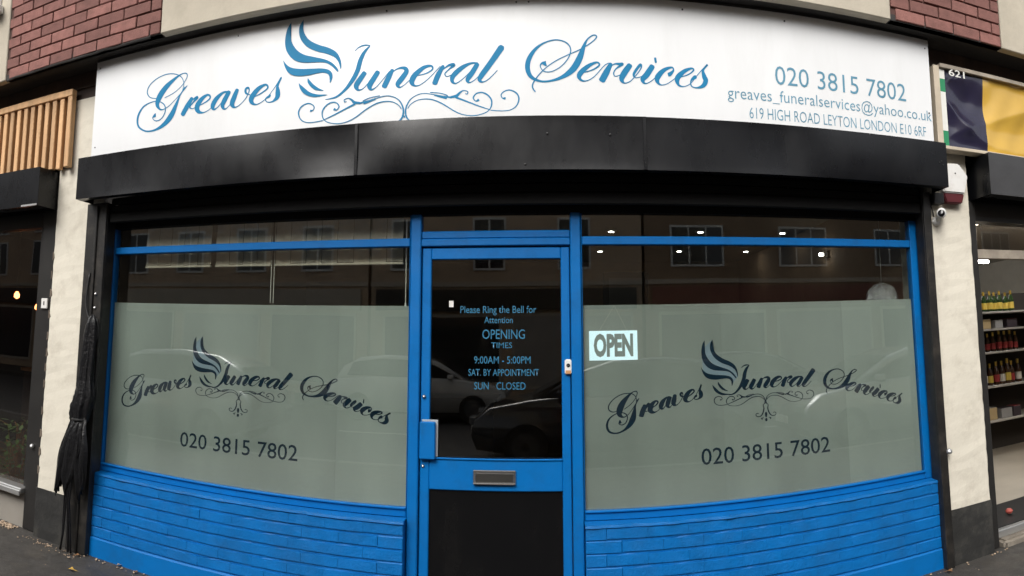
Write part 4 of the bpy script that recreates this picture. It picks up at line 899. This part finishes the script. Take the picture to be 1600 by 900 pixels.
# ================================================================== across the street (seen mirrored in the glass)
far_shutter = mat('far_grey_shutter', (.34, .32, .30), .6, var=.1, vscale=1)
def far_building(x0, x1, h, wallm, fasc, label, wins):
    t = thing('terraced_building', label, 'building', ((x0 + x1) / 2, -16, 0))
    obj('wall', B(x0, x1, -24, -16, 0, h), wallm, t)
    obj('parapet', B(x0 - .05, x1 + .05, -16.2, -15.85, h, h + .3), pale_render, t)
    obj('shop_fascia', B(x0 + .2, x1 - .2, -16.0, -15.8, 2.7, 3.35), fasc, t)
    obj('string_course', B(x0, x1, -16.0, -15.93, 3.45, 3.6), pale_render, t)
    for (wx, wz, ww, wh) in wins:
        f = obj('window', B(wx, wx + ww, -16.0, -15.94, wz, wz + wh), far_white, t)
        n = 2 if ww < 1.3 else 3
        for k in range(n): obj('glazing', B(wx + .06 + k * (ww - .06) / n, wx + (k + 1) * (ww - .06) / n, -15.945, -15.935, wz + .07, wz + wh - .07), far_glass, f)
    n = int((x1 - x0) / 3)
    for k in range(n):
        a = x0 + .4 + k * (x1 - x0 - .4) / n
        f = obj('shop_window', B(a, a + (x1 - x0) / n - .5, -16.0, -15.95, .3, 2.6), pale_render, t)
        obj('shop_glass', B(a + .08, a + (x1 - x0) / n - .58, -15.955, -15.945, .4, 2.5), far_shutter if k % 2 else far_glass, f)
far_building(-16, -5.5, 8.8, brown_brick, pale_render, 'brown brick terrace opposite, mirrored in the left window', [(-15 + i * 2.4, z, 1.1, 1.5) for i in range(4) for z in (3.95, 6.6)])
far_building(-5.4, 3.0, 9.6, brown_brick, blackfr, 'brown brick block opposite, mirrored in the door glass', [(-4.8 + i * 2.6, z, 1.0, 1.6) for i in range(3) for z in (3.95, 6.8)])
far_building(3.1, 15, 8.2, mat('dull_far_brick', (.30, .21, .14), .9, var=.15, vscale=1.2), far_red, 'terrace opposite with a red shop fascia, mirrored in the right window', [(3.9 + i * 3.6, z, 1.75, 1.35) for i in range(3) for z in (4.0, 6.4)])
far_building(-60, -16.1, 9.2, brown_brick, blackfr, 'brown brick terrace far along the opposite side to the left', [(-32 + i * 3, z, 1.4, 1.5) for i in range(5) for z in (3.95, 5.8)])
far_building(15.1, 60, 7.8, brown_brick, pale_render, 'brown terrace far along the opposite side to the right', [(16 + i * 3, z, 1.4, 1.5) for i in range(5) for z in (3.95, 6.0)])

rim_m = mat('dull_grey_rim', (.09, .09, .09), .5)
lamp_lens = mat('clear_lamp_lens', (.25, .26, .27), .1)
def car(x, y, rz, paint, label):
    t = thing('parked_car', label, 'car', (x, y, -.12), 'cars parked across the street'); t.rotation_euler = (0, 0, rz); t.empty_display_size = .2
    def part(nm, mb, m_, par=None, smooth=False):
        o = obj(nm, mb, m_); o.parent = par or t
        if smooth:
            for p in o.data.polygons: p.use_smooth = True
        return o
    prof = [(-2.05, .34), (-2.1, .55), (-2.06, .78), (-1.9, .92), (-1.2, .98), (-.9, 1.0), (0, 1.0), (.9, .97), (1.3, .93), (1.85, .83), (2.08, .66), (2.12, .45), (2.05, .28), (1.7, .24), (-1.7, .24)]
    roof = [(-1.95, .9), (-1.75, 1.22), (-1.35, 1.42), (-.7, 1.49), (.1, 1.46), (.55, 1.32), (1.25, .92)]
    def loft(P, w, tum):
        mb = MB(); rings = []
        for s_ in (-1, -.96, -.8, 0, .8, .96, 1):
            k = 1 - .06 * (abs(s_) == 1) - .015 * (abs(s_) == .96)
            rings.append([mb.bm.verts.new((a * (1 - .03 * s_ * s_), s_ * w * (1 - tum * max(0, b - .9)), .2 + (b - .2) * k)) for a, b in P])
        for r0, r1 in zip(rings, rings[1:]):
            for i in range(len(P)): mb.bm.faces.new((r0[i], r0[(i + 1) % len(P)], r1[(i + 1) % len(P)], r1[i]))
        mb.bm.faces.new(rings[0]); mb.bm.faces.new(rings[-1]); return mb
    part('body', loft(prof, .87, 0), paint, smooth=True); gh = part('cabin', loft(roof, .80, .32), paint, smooth=True)
    for s_ in (-1, 1):
        part('side_window', MB().prism([(-1.6, 1.0), (-1.45, 1.3), (-.75, 1.4), (.05, 1.37), (.45, 1.25), (1.0, .98)], s_ * .66, s_ * .79), far_glass, gh)
        for wx in (-1.3, 1.32):
            wh = part('wheel', MB().lathe([(.2, -.1), (.3, -.1), (.32, -.06), (.32, .06), (.3, .1), (.2, .1)], 22, (wx, s_ * .78, .32), 'y'), rubber)
            part('rim', MB().lathe([(.0, -.02), (.06, -.105), (.19, -.1), (.2, .1), (.06, .105), (0, .1)], 14, (wx, s_ * .78, .32), 'y'), rim_m, wh)
        part('headlight', B(2.0, 2.1, s_ * .62 - .14, s_ * .62 + .14, .58, .70, bev=.02), lamp_lens); part('tail_light', B(-2.1, -2.0, s_ * .66 - .1, s_ * .66 + .1, .65, .85, bev=.02), red_lens)
        part('mirror', B(.75, .9, s_ * .92 - .08, s_ * .92 + .08, .95, 1.07, bev=.03), paint)
    part('windscreen', MB().poly and MB().prism([(.52, 1.335), (1.22, .955), (1.235, .965), (.535, 1.345)], -.62, .62), far_glass, gh)
    part('rear_window', MB().prism([(-1.93, .96), (-1.74, 1.24), (-1.75, 1.25), (-1.945, .965)], -.6, .6), far_glass, gh)
    part('number_plate', B(2.11, 2.13, -.26, .26, .40, .51), white_plastic)
cw = mat('white_car_paint', (.7, .7, .69), .15, coat=1.0); cs = mat('silver_car_paint', (.42, .43, .44), .22, metal=.5, coat=1.0); cd = mat('dark_car_paint', (.03, .035, .045), .15, coat=1.0); cr_ = mat('pale_car_paint', (.6, .6, .58), .15, coat=1.0)
car(-2.9, -11.5, 0, cw, 'white hatchback across the road, mirrored in the door glass')
car(-6.3, -6.0, math.pi, cs, 'silver hatchback at the near kerb, mirrored in the left window')
car(5.75, -6.0, math.pi, cs, 'silver hatchback at the near kerb, mirrored in the right window')
car(10.7, -6.1, math.pi, cr_, 'pale hatchback at the near kerb far to the right')
car(1.05, -6.1, math.pi, cd, 'dark hatchback at the near kerb behind the viewer')
car(4.9, -11.5, 0, cd, 'dark hatchback across the road, mirrored in the right window')
